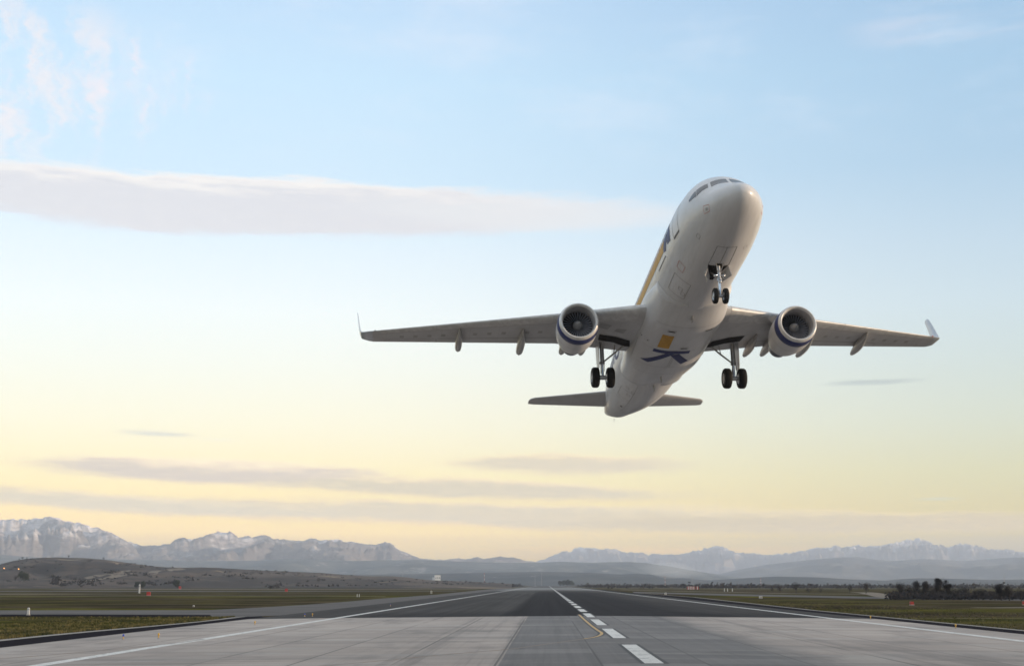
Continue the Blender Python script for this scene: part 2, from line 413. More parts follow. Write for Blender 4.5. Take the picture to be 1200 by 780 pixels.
# painted markings
mb=MB()
y=64.8
while y<3300:
    mb.add([(CX-.47,y,.026),(CX+.47,y,.026),(CX+.47,y+20,.026),(CX-.47,y+20,.026)],[(0,1,2,3)]); y+=30.3
o=mb.build('centreline_marking',M_white,fix=False); o['kind']='structure'
mb=MB(); y=64.8
while y<1200:
    mb.add([(CX-.66,y-.2,.023),(CX+.72,y-.3,.023),(CX+.70,y+20.6,.023),(CX-.68,y+20.5,.023)],[(0,1,2,3)]); y+=30.3
M_black=newmat('marking_surround',.8,color=(.045,.044,.047))
for v in mb.v: pass
o=mb.build('centreline_surround',M_black,fix=False); o['kind']='structure'
for nm,x0 in (('edge_marking_west',-26.3),('edge_marking_east',35.0)):
    strip(nm,[x0-.45,x0+.45],[-80,163,500,1200,3300],M_white,.026)
def painted(name,pix,wd,mat,dz):
    P=[gpt(u,v,-.02) for u,v in pix]; L=[];Q=[]
    # smooth the pixel polyline
    S=[]
    for i in range(len(P)-1):
        p0=P[max(i-1,0)];p1=P[i];p2=P[i+1];p3=P[min(i+2,len(P)-1)]
        for k in range(8):
            t=k/8; S.append(.5*((2*p1)+(p2-p0)*t+(2*p0-5*p1+4*p2-p3)*t*t+(3*p1-p0-3*p2+p3)*t**3))
    S.append(P[-1])
    for i,p in enumerate(S):
        d=(S[min(i+1,len(S)-1)]-S[max(i-1,0)]); d.z=0; d.normalize(); nrm=Vector((-d.y,d.x,0))
        L.append(p+nrm*wd/2);Q.append(p-nrm*wd/2)
    k=len(S); vs=[(p.x,p.y,cz(p.x)+dz) for p in L+Q]
    o=mesh(name,vs,[(i,i+1,k+i+1,k+i) for i in range(k-1)],mat); o['kind']='structure'; return o
yl=[(678.5,719.9),(684,725),(692,732),(700,738),(705,741.5),(703,744.3),(696,746.5),(684,748.3)]
painted('taxi_line_surround',yl,.62,M_black,.0245)
painted('taxi_line',yl,.24,M_yellow,.028)
painted('faded_taxi_line',[(684,748.3),(655,752),(620,756.5),(590,760),(520,765),(440,772),(337,779.5),(250,785)],.24,M_oldyellow,.0275)
painted('faded_apron_line',[(-30,766),(60,760.5),(130,755),(195,749.5),(240,744)],.30,M_oldyellow,.0275)

# ------------------------------------------------------------------ mountains and hills, ridge by ridge
def interp(pr,u):
    if u<=pr[0][0]: return pr[0][1]
    for a,b in zip(pr,pr[1:]):
        if u<=b[0]:
            t=(u-a[0])/(b[0]-a[0]); return a[1]+(b[1]-a[1])*t
    return pr[-1][1]
def ridge(name,prof,Y,front,backd,u0,u1,nu,nv,mat,spur=.35,jag=0.,sc_=.0012,seed=0,crest=1.):
    vs=[];rows=nv+max(4,nv//3)
    for j in range(rows):
        for i in range(nu):
            u=u0+(u1-u0)*i/(nu-1); v=interp(prof,u)
            top=far(u,v,Y); H=max(0.,top.z+.5)
            # fade the ends into the plain
            H+=jag*H*(noise.fractal(Vector((u*.11,seed,0)),1.,2.,5)-.0)*.5
            if j<nv:
                t=j/(nv-1); y=Y-front*(1-t); q=t
            else:
                t=(j-nv+1)/(rows-nv); y=Y+backd*t; q=1-t
            x=top.x*(y/Y) if j<nv else top.x
            p=Vector((x*sc_,y*sc_*.6,seed*3.1))
            rd=1-abs(noise.fractal(p,1.,2.1,6))*1.6
            s=q**crest*(3-2*q)**.35 if q>0 else 0
            s=min(1.,q**crest)
            h=H*s
            h+=H*spur*(rd-.55)*math.sin(math.pi*min(1,q)**.8)*1.3
            vs.append((x,y,max(-3,h)-.5-(2.5 if q<=0 else 0)))
    fs=[(j*nu+i,j*nu+i+1,(j+1)*nu+i+1,(j+1)*nu+i) for j in range(rows-1) for i in range(nu-1)]
    o=mesh(name,vs,fs,mat,smooth=True); o['kind']='structure'; return o
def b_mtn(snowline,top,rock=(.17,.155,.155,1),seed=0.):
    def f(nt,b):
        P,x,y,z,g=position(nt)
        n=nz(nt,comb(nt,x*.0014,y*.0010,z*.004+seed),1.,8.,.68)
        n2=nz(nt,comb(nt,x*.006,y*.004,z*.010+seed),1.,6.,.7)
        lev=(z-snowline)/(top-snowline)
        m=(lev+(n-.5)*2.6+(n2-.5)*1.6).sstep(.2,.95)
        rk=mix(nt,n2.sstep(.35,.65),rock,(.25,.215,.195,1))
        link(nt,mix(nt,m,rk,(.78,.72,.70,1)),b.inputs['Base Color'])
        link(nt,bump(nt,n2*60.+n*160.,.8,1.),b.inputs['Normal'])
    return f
def b_hill(c1,c2,c3,sc1=.002,thr=.55):
    def f(nt,b):
        P,x,y,z,g=position(nt)
        n=nz(nt,comb(nt,x*sc1,y*sc1*.8,z*sc1*4),1.,7.,.62); n2=nz(nt,comb(nt,x*sc1*6,y*sc1*3,z*sc1*12),1.,6.,.65)
        c=mix(nt,n.sstep(.4,.6),c1,c2); c=mix(nt,n2.sstep(thr,thr+.1),c,c3)
        link(nt,c,b.inputs['Base Color'])
    return f
M1=[(-120,612),(-60,607),(0,609.5),(12,609),(25,608),(36,608.6),(50,606.5),(58,606.3),(65,608),(76,611),(92,613.7),(108,618),(125,622.5),(137,628),(150,635),(162,638.7),(175,639.5),(190,638.6),(200,637.5),(206,633),(212,630.5),(222,631.6),(232,631),(240,627.5),(250,625),(257,622.6),(263,624.3),(270,623.2),(275,627),(280,630.5),(292,628.7),(300,629.2),(310,627.6),(318,630.5),(330,632.2),(345,634),(352,634),(360,632),(367,631),(376,633.4),(387,633),(400,633.5),(412,635),(425,637.5),(436,638.4),(447,637.5),(452,635.6),(458,636.4),(465,642.5),(477,648.7),(492,653.7),(510,655.6),(525,655.5),(533,654),(545,655.2),(560,652.6),(566,655),(575,654),(587,651.8),(594,653.6),(602,653),(617,657),(632,658.5),(650,661),(690,676),(760,684)]
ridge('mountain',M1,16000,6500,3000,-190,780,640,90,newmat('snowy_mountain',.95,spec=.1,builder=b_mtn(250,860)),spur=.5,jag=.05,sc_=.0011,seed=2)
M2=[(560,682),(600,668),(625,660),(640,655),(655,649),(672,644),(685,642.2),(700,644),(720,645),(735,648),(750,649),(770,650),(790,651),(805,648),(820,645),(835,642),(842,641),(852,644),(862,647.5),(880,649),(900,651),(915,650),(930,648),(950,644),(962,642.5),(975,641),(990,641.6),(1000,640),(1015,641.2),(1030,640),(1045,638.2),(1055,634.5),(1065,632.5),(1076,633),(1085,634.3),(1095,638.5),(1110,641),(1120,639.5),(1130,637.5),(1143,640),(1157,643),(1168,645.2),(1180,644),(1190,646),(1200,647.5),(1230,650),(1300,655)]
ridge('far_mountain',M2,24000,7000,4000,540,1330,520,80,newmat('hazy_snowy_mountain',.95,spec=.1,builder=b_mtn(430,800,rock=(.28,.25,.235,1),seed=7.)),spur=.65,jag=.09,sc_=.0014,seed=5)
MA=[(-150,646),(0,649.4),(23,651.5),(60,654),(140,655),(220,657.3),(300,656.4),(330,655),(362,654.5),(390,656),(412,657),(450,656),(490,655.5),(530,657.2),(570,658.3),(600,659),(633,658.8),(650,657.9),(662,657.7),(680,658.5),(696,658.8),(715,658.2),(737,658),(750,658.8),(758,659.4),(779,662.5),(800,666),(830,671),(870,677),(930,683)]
ridge('foothills',MA,9500,3000,2500,-230,960,260,30,newmat('wooded_foothills',.95,spec=.1,builder=b_hill((.085,.095,.100,1),(.125,.132,.130,1),(.26,.24,.22,1),.0016,.58)),spur=.25,sc_=.0012,seed=9,crest=.8)  # base colour lightened to paint in some of the haze
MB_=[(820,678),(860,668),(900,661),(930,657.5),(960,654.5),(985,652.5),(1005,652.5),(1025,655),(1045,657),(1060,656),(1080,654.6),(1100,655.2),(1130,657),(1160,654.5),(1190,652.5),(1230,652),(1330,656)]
ridge('eastern_foothills',MB_,13000,4000,2500,800,1370,180,30,newmat('eastern_slopes',.95,spec=.1,builder=b_hill((.14,.14,.14,1),(.20,.19,.18,1),(.32,.30,.28,1),.0011,.62)),spur=.30,sc_=.0012,seed=13,crest=.8)  # slopes paled in colour, adding to the haze of the air
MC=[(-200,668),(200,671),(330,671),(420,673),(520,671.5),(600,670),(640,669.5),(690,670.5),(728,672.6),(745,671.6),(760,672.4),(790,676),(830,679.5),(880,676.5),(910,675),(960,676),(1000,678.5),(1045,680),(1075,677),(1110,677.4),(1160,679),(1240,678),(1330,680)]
ridge('low_hills',MC,5600,1500,1500,-260,1380,260,20,newmat('low_wooded_hills',.95,spec=.1,builder=b_hill((.050,.060,.068,1),(.080,.085,.086,1),(.30,.28,.26,1),.004,.63)),spur=.22,sc_=.0025,seed=17,crest=.7)  # colours raised slightly, part of the haze painted in
MH=[(-140,668),(-60,664),(0,660.8),(7,658.8),(15,656.8),(31,654.2),(49,653),(64,652.6),(80,653),(100,653.4),(125,655.5),(150,659),(175,662.5),(195,664.2),(215,664.6),(235,664.2),(250,664.5),(275,666),(300,667.5),(340,669.3),(375,670.6),(400,672.6),(420,674),(435,674.8),(450,674.6),(462,674.8),(475,675.8),(500,679),(525,680.2),(550,681),(597,683.5)]
def b_near(nt,b):
    P,x,y,z,g=position(nt)
    n=nz(nt,comb(nt,x*.004,y*.003,z*.03),1.,7.,.62); n2=nz(nt,comb(nt,x*.03,y*.014,z*.1),1.,7.,.7); n3=nz(nt,comb(nt,x*.006,y*.010,z*.05+5.),1.,4.,.55)
    c=mix(nt,n.sstep(.40,.60),(.040,.034,.032,1),(.100,.079,.066,1))
    c=mix(nt,n3.sstep(.58,.66)*.8,c,(.28,.21,.14,1))
    c=mix(nt,n2.sstep(.54,.66)*.6,c,(.035,.033,.034,1))
    link(nt,c,b.inputs['Base Color'])
hill=ridge('brown_hill',MH,2500,1020,900,-170,600,240,40,newmat('scrub_hillside',.95,spec=.1,builder=b_near),spur=.30,sc_=.0045,seed=21,crest=.85)

# ================================================================== THE AIRLINER
# local frame: x from the nose aft, y to its right wing, z up
NOSE_X=.35
FT=[(0,.0,-.80,-.80),(.06,.27,-.58,-1.02),(.25,.54,-.38,-1.24),(.6,.84,-.16,-1.45),(1.0,1.07,.03,-1.60),(1.5,1.29,.27,-1.74),(2.0,1.46,.66,-1.85),(2.5,1.61,1.12,-1.93),(3.0,1.73,1.49,-1.99),(3.6,1.85,1.79,-2.05),(4.5,1.95,2.0,-2.10),(6,2.05,2.11,-2.12),(9,2.07,2.12,-2.12),(23,2.07,2.12,-2.12),(25,2.03,2.12,-2.03),(27,1.9,2.11,-1.78),(29,1.72,2.08,-1.38),(31,1.47,2.03,-.90),(33,1.15,1.94,-.38),(35,.93,1.80,.16),(36.5,.70,1.64,.72),(37.3,.54,1.52,1.02),(37.57,.42,1.42,1.14)]
def pchip(xs,ys):
    n=len(xs);h=[xs[i+1]-xs[i] for i in range(n-1)];d=[(ys[i+1]-ys[i])/h[i] for i in range(n-1)]; m=[0]*n
    for i in range(1,n-1):
        if d[i-1]*d[i]>0:
            a=2*h[i]+h[i-1];b=h[i]+2*h[i-1];m[i]=(a+b)/(a/d[i-1]+b/d[i])
    m[0]=d[0]*1.3;m[-1]=d[-1]
    def f(x):
        x=min(max(x,xs[0]),xs[-1]);i=0
        while i<n-2 and x>xs[i+1]:i+=1
        t=(x-xs[i])/h[i]
        return (2*t**3-3*t*t+1)*ys[i]+(t**3-2*t*t+t)*h[i]*m[i]+(-2*t**3+3*t*t)*ys[i+1]+(t**3-t*t)*h[i]*m[i+1]
    return f
_u=[math.sqrt(a[0]) for a in FT]; _f=[pchip(_u,[a[k] for a in FT]) for k in (1,2,3)]
def fsec(x):
    x=(x+NOSE_X)*37.57/(37.57+NOSE_X); u=math.sqrt(max(x,0));w_,t,b=(f(u) for f in _f);return w_,(t+b)/2,(t-b)/2
def fpt(x,th,off=0.):
    w_,c_,h_=fsec(x);a=R(th);return Vector((x,(w_+off)*math.cos(a),c_+(h_+off)*math.sin(a)))
def b_white(nt,b):
    v,x,y,z=coords(nt)
    n=nz(nt,comb(nt,x*.25,y,z),1.2,5.,.65); s=nz(nt,comb(nt,x*.6,y*5.,z*2.),1.,4.,.6)
    c=mix(nt,(n*.5+s*.5).sstep(.36,.62),(.56,.557,.565,1),(.62,.618,.63,1))
    # soot and oil streaks along the belly
    k=s.sstep(.56,.75)*z.sstep(-1.6,-2.15)
    c=mix(nt,k*.2,c,(.33,.31,.29,1)); link(nt,c,b.inputs['Base Color'])
M_fus=newmat('white_aircraft_paint',.42,spec=.4,coat=.30,coat_rough=.16,builder=b_white)
def b_grey(nt,b):
    v,x,y,z=coords(nt)
    n=nz(nt,comb(nt,x*.6,y*.9,z),1.,5.,.65)
    pv=(((y*.62)+50.).fract()-.5).abs().sstep(.492,.499)
    c=mix(nt,n.sstep(.35,.65),(.455,.45,.45,1),(.51,.505,.505,1)); c=mix(nt,pv*.35,c,(.2,.195,.19,1)); link(nt,c,b.inputs['Base Color'])
M_wing=newmat('grey_wing_paint',.5,spec=.35,coat=.1,coat_rough=.2,builder=b_grey)
M_slat=newmat('bare_metal_leading_edge',.5,metal=.25,color=(.62,.61,.60))
M_blue=newmat('blue_paint',.5,spec=.25,color=(.050,.062,.17))
M_yel=newmat('yellow_paint',.5,spec=.2,color=(.58,.32,.06))
M_red=newmat('red_stencil',.5,color=(.55,.16,.13))
M_line=newmat('panel_gap',.8,color=(.19,.185,.18))
M_soft=newmat('panel_shade',.6,color=(.36,.35,.345))
M_blackm=newmat('bay_shade_black',.85,color=(.018,.017,.017))  # plain black, also painted where bays and vents lie in shade
M_glass=newmat('cockpit_glass',.08,spec=.6,color=(.03,.038,.048))
M_steel=newmat('gear_steel',.3,metal=.6,color=(.50,.50,.52))
M_chrome=newmat('gear_chrome',.14,metal=1.,color=(.80,.80,.82))
M_tyre=newmat('tyre_rubber',.75,spec=.3,color=(.016,.016,.017))
M_rim=newmat('wheel_rim',.35,metal=.5,color=(.55,.55,.56))
M_fan=newmat('fan_titanium',.35,metal=.4,color=(.27,.28,.33))
M_spin=newmat('spinner_grey',.35,coat=.5,color=(.26,.26,.27))
M_lip=newmat('painted_inlet_lip',.35,metal=.15,color=(.74,.73,.72))
M_noz=newmat('exhaust_metal',.4,metal=.7,color=(.10,.11,.17))
M_duct=newmat('intake_duct',.5,color=(.40,.40,.42))

A3=Matrix(((-0.08064067,-0.99650370,-0.02185093),(0.37617257,-0.01012545,-0.92649429),(0.92303374,-0.08293284,0.37567388)))
TV=Vector((10.295284,-7.058741,57.865974))
FL=Matrix(((1,0,0),(0,-1,0),(0,0,-1)))      # vision axes to camera axes
plane=empty('airliner')
plane.matrix_world=CM@((FL@A3).to_4x4()); plane.location=CM@(FL@TV)
tag(plane,'white twin engine passenger jet climbing with landing gear down, blue and yellow livery','airliner')

# fuselage
N=72; xs=[-NOSE_X+.004]; 
k=1
while xs[-1]<37.5:
    t=k/110; xs.append(-NOSE_X+ (37.56+NOSE_X)*(t**1.7) if t<1 else 37.56); k+=1
rings=[[fpt(x,360*i/N) for i in range(N)] for x in xs]
mb=MB().loft(rings); fus=mb.build('fuselage',M_fus,plane,smooth=True)

# belly fairing
def sm(a,b,x):
    t=min(1,max(0,(x-a)/(b-a))); return t*t*(3-2*t)
def bfac(x): return sm(9.9,12.6,x)*(1-sm(18.2,22.2,x))
def belly(x,th,off=0.):
    b=bfac(x); w_=1.95+.33*b+off; hb=1.30+.42*b+off
    a=R(th); ca,sa=math.cos(a),math.sin(a); e=2/2.5
    yy=w_*math.copysign(abs(ca)**e,ca); zz=-.78+(hb if sa<0 else .55)*math.copysign(abs(sa)**e,sa)
    return Vector((x,yy,zz))
mb=MB().loft([[belly(9.9+12.3*k/48,360*i/N) for i in range(N)] for k in range(49)])
fair=mb.build('belly_fairing',M_fus,plane,smooth=True)

def patch(name,quads,surf,mat,parent,off=.012,n=8,smooth=True):
    """quads given by four (x, theta) corners, laid on a surface"""
    mb=MB()
    for q in quads:
        vs=[]
        for j in range(n+1):
            for i in range(n+1):
                s,t=i/n,j/n
                x=(q[0][0]*(1-s)+q[1][0]*s)*(1-t)+(q[3][0]*(1-s)+q[2][0]*s)*t
                th=(q[0][1]*(1-s)+q[1][1]*s)*(1-t)+(q[3][1]*(1-s)+q[2][1]*s)*t
                vs.append(surf(x,th,off))
        m=n+1
        mb.add(vs,[(j*m+i,j*m+i+1,(j+1)*m+i+1,(j+1)*m+i) for j in range(n) for i in range(n)])
    return mb.build(name,mat,parent,smooth=smooth,fix=True)
def line(name,pts,surf,mat,parent,w=.035,off=.012,closed=False):
    """thin line through (x, theta) points on a surface"""
    mb=MB(); P=list(pts)+([pts[0]] if closed else [])
    for a,b in zip(P,P[1:]):
        n=max(2,int(abs(b[1]-a[1])/5)+2,int(abs(b[0]-a[0])/1.)+2); S=[surf(a[0]+(b[0]-a[0])*i/n,a[1]+(b[1]-a[1])*i/n,off) for i in range(n+1)]
        vs=[]
        for i,p in enumerate(S):
            d=(S[min(i+1,n)]-S[max(i-1,0)]).normalized(); nr=Vector((0,p.y,p.z)).normalized(); sd_=d.cross(nr).normalized()*w/2
            vs+= [p-sd_,p+sd_]
        mb.add(vs,[(2*i,2*i+1,2*i+3,2*i+2) for i in range(n)])
    return mb.build(name,mat,parent,fix=True)
# flight deck windows (glass panes on the nose)
for s in (1,-1):
    T=(lambda t:t) if s==1 else (lambda t:180-t)
    patch('cockpit_window',[[(1.60,T(51)),(1.56,T(87.)),(2.04,T(87.3)),(2.08,T(59))]],fpt,M_glass,fus,.012)
    patch('cockpit_window',[[(1.74,T(46.6)),(2.07,T(53.5)),(2.46,T(33)),(2.12,T(21.3))]],fpt,M_glass,fus,.012)
    patch('cockpit_window',[[(2.16,T(20.8)),(2.50,T(32)),(2.86,T(15)),(2.76,T(12))]],fpt,M_glass,fus,.012)
    # doors
    d=line('cabin_door',[(4.42,T(-13.5)),(5.32,T(-14.2)),(5.32,T(28)),(4.42,T(28))],fpt,M_line,fus,.03,closed=True)
    line('door_sill',[(4.42,T(-13.6)),(5.32,T(-14.3))],fpt,M_line,d,.10,.016)
    line('rear_cabin_door',[(29.2,T(-18)),(30.1,T(-18)),(30.1,T(36)),(29.2,T(36))],fpt,M_line,fus,.03,closed=True)
    line('skin_seam',[(7.3,T(-13.9)),(9.1,T(-14))],fpt,M_line,fus,.06)
    for k in range(44):
        x=6.4+k*.53
        if 14<x<17 or x>28.5: pass
        patch('cabin_window',[[(x,T(9.5)),(x+.24,T(9.5)),(x+.24,T(18.5)),(x,T(18.5))]],fpt,M_glass,fus,.02,n=2)
    patch('yellow_stripe',[[(7.55,T(-5.6)),(17.2,T(-4.6)),(17.2,T(8)),(7.3,T(8))],[(7.3,T(20)),(17.2,T(20)),(17.2,T(34)),(7.3,T(34))],[(7.3,T(8)),(17.2,T(8)),(17.2,T(9.4)),(7.3,T(9.4))]],fpt,M_yel,fus,.010,n=14)
    patch('blue_lettering',[[(5.85,T(4)),(5.9,T(-8.6)),(6.55,T(-6.2)),(6.5,T(30))],[(6.55,T(2)),(7.05,T(-9.8)),(7.42,T(-7)),(6.95,T(30))]],fpt,M_blue,fus,.014,n=8)
    # big letters on the rear fuselage
    ring=[]
    def arc(cx_,ct,rx,rt,a0,a1,wd,n=14):
        Q=[]
        for i in range(n):
            p=a0+(a1-a0)*i/n; q=a0+(a1-a0)*(i+1)/n
            f_=lambda a,k_:(cx_+rx*k_*math.cos(R(a)),T(ct+rt*k_*math.sin(R(a))))
            Q.append([f_(p,1),f_(q,1),f_(q,1-wd),f_(p,1-wd)])
        return Q
    patch('blue_lettering',arc(22.25,7,.95,14,0,360,.36),fpt,M_blue,fus,.014,n=2)
    patch('blue_lettering',[[(23.5,T(-3)),(23.85,T(-3)),(23.85,T(30)),(23.5,T(30))],[(24.25,T(-3)),(24.6,T(-3)),(24.6,T(30)),(24.25,T(30))],[(25.0,T(-1)),(25.35,T(-1)),(25.35,T(30)),(25.0,T(30))]],fpt,M_blue,fus,.014,n=6)
    patch('yellow_mark',[[(20.75,T(0)),(21.2,T(0)),(21.2,T(22)),(20.75,T(22))]],fpt,M_yel,fus,.014,n=4)
# belly markings: a letter K lying on its back and a yellow block
def bp(y,off=0): return None
def flat(x,y,off=0.):
    b=bfac(x); w_=1.95+.33*b; hb=1.30+.42*b; k_=min(.999,abs(y)/w_)
    return Vector((x,y,-.78-(hb*(1-k_**2.5)**(1/2.5))-off))
def bpatch(name,quads,mat,parent,off=.012,n=8): return patch(name,quads,flat,mat,parent,off,n)
bpatch('letter_mark',[[(15.28,1.26),(15.28,-.80),(15.70,-.80),(15.70,1.26)],[(15.70,.52),(15.70,-.02),(17.38,1.22),(17.30,1.66)],[(15.95,.20),(15.70,-.24),(16.95,-1.02),(17.35,-.66)]],M_blue,fair)
bpatch('yellow_mark',[[(13.15,1.16),(13.15,.53),(14.95,.49),(14.95,1.13)]],M_yel,fair)
def bline(name,pts,w_=.03,mat=None,closed=False,par=None):
    mb=MB();P=list(pts)+([pts[0]] if closed else [])
    for a,b in zip(P,P[1:]):
        n=max(2,int(math.hypot(b[0]-a[0],b[1]-a[1])/.25)); S=[flat(a[0]+(b[0]-a[0])*i/n,a[1]+(b[1]-a[1])*i/n,.010) for i in range(n+1)]; vs=[]
        for i,p in enumerate(S):
            d=(S[min(i+1,n)]-S[max(i-1,0)]).normalized(); s_=d.cross(Vector((0,0,1))).normalized()*w_/2; vs+=[p-s_,p+s_]
        mb.add(vs,[(2*i,2*i+1,2*i+3,2*i+2) for i in range(n)])
    return mb.build(name,mat or M_line,par or fair,fix=True)
for (x,y) in ((12.55,.78),(12.5,-1.25),(14.6,1.85),(14.85,-.35)):
    mb=MB(); a=[flat(x+q[0],y+q[1],.012) for q in ((0,.18),(.0,-.18),(.10,-.18),(.10,.18))]; mb.add(a,[(0,1,2,3)]); mb.build('vent_opening',M_blackm,fair,fix=True)
    bline('vent_frame',[(x-.12,y+.22),(x-.12,y-.22),(x+.13,y-.22),(x+.13,y+.22)],.02,M_soft,True)
bline('bay_door_gap',[(15.3,2.1),(17.8,2.05),(17.8,.05),(15.3,.05)],.022,M_soft,True)
bline('bay_door_gap',[(15.3,-2.1),(17.8,-2.05),(17.8,-.05),(15.3,-.05)],.022,M_soft,True)
bline('skin_seam',[(12.0,1.7),(12.0,-1.7)],.02,M_soft); bline('skin_seam',[(19.1,1.7),(19.1,-1.7)],.02,M_soft)
# hatches, stencils, blade aerials on the underside
line('cargo_door',[(7.4,-40),(9.2,-41),(9.35,-68),(7.6,-68)],fpt,M_soft,fus,.03,closed=True)
line('cargo_door',[(24.3,-40),(26.0,-40),(26.0,-66),(24.3,-66)],fpt,M_soft,fus,.03,closed=True)
for c0,c1 in (((6.1,-44),(7.0,-44)),): 
    line('red_stencil',[(6.1,-38),(6.75,-39),(6.85,-50),(6.2,-50)],fpt,M_red,fus,.022,closed=True)
line('red_stencil',[(1.05,-7.7),(1.47,-4),(1.62,-22),(1.2,-24)],fpt,M_red,fus,.02,closed=True)
line('red_stencil',[(1.05,187.7),(1.47,184),(1.62,202),(1.2,204)],fpt,M_red,fus,.02,closed=True)
patch('sensor_plate',[[(1.2,-12),(1.38,-11),(1.42,-18),(1.25,-19)]],fpt,M_soft,fus,.012,n=2)
for x,t in ((23.6,-48),(23.9,-60),(24.7,-55),(8.3,-54),(8.7,-60),(3.0,-40),(3.4,-118)):
    line('small_hatch',[(x,t),(x+.28,t-1),(x+.3,t-7),(x+.02,t-6)],fpt,M_soft,fus,.022,closed=True)
for t in (-60,-30,): line('skin_seam',[(26.5,-20),(26.5,-90)],fpt,M_soft,fus,.018) if t==-60 else line('skin_seam',[(22.6,-66),(30.5,-66)],fpt,M_soft,fus,.018)
for x,L in ((19.6,.34),(21.8,.36),(10.9,.30)):
    z0=(flat(x,0).z if x<21 else fpt(x,-90).z); mb=MB(); mb.loft([[Vector((x+dx,dy,z0-h+.01)) for dx,dy in ((0,0),(.2-h*.2,.025),(.42-h*.3,0),(.2-h*.2,-.025))] for h in (0,L)]) ; mb.build('blade_aerial',M_soft,plane)
patch('drain_mast',[[(28.2,-57),(28.55,-57),(28.6,-62),(28.25,-62)]],fpt,M_line,fus,.02,n=2)
MB().tube((36.6,0,.62),(36.75,0,.35),.018,.008,6).build('tail_drain_pipe',M_line,fus)

# wings
def foil(n=14,t=.12):
    P=[]
    def th(x): return 5*t*(.2969*math.sqrt(x)-.126*x-.3516*x*x+.2843*x**3-.1015*x**4)
    for i in range(n+1):
        x=.5*(1-math.cos(math.pi*i/n)); P.append((x,th(x)*1.05+.02*math.sin(math.pi*x)))
    for i in range(n-1,0,-1):
        x=.5*(1-math.cos(math.pi*i/n)); P.append((x,-th(x)*.80+.012*math.sin(math.pi*x)))
    return P
WZ,WT,TX=-1.303,.264,19.62
def wLE(y): return 11.9+(y-2)*(TX-11.9)/15
def wTE(y): return 18.5-.0*(y-2) if y<6.4 else 18.5+(y-6.4)*(21.25-18.5)/10.6
def wZ(y): return WZ+(y-2)*(WT-WZ)/15
def wt(y): return .145-.045*min(1,(y-1)/9)
def wlow(y,c):                              # lower surface point at chord fraction c
    P=foil(14,wt(abs(y))); lo=[p for p in P[15:]]+[P[0]]
    best=min(lo,key=lambda p:abs(p[0]-c)); ch=wTE(abs(y))-wLE(abs(y))
    return wZ(abs(y))+best[1]*ch
def low_at(x,y):
    ay=abs(y); ch=wTE(ay)-wLE(ay); c=(x-wLE(ay))/ch; t=wt(ay)
    c=min(.999,max(.001,c)); th=5*t*(.2969*math.sqrt(c)-.126*c-.3516*c*c+.2843*c**3-.1015*c**4)
    return wZ(ay)+(-th*.80+.012*math.sin(math.pi*c))*ch
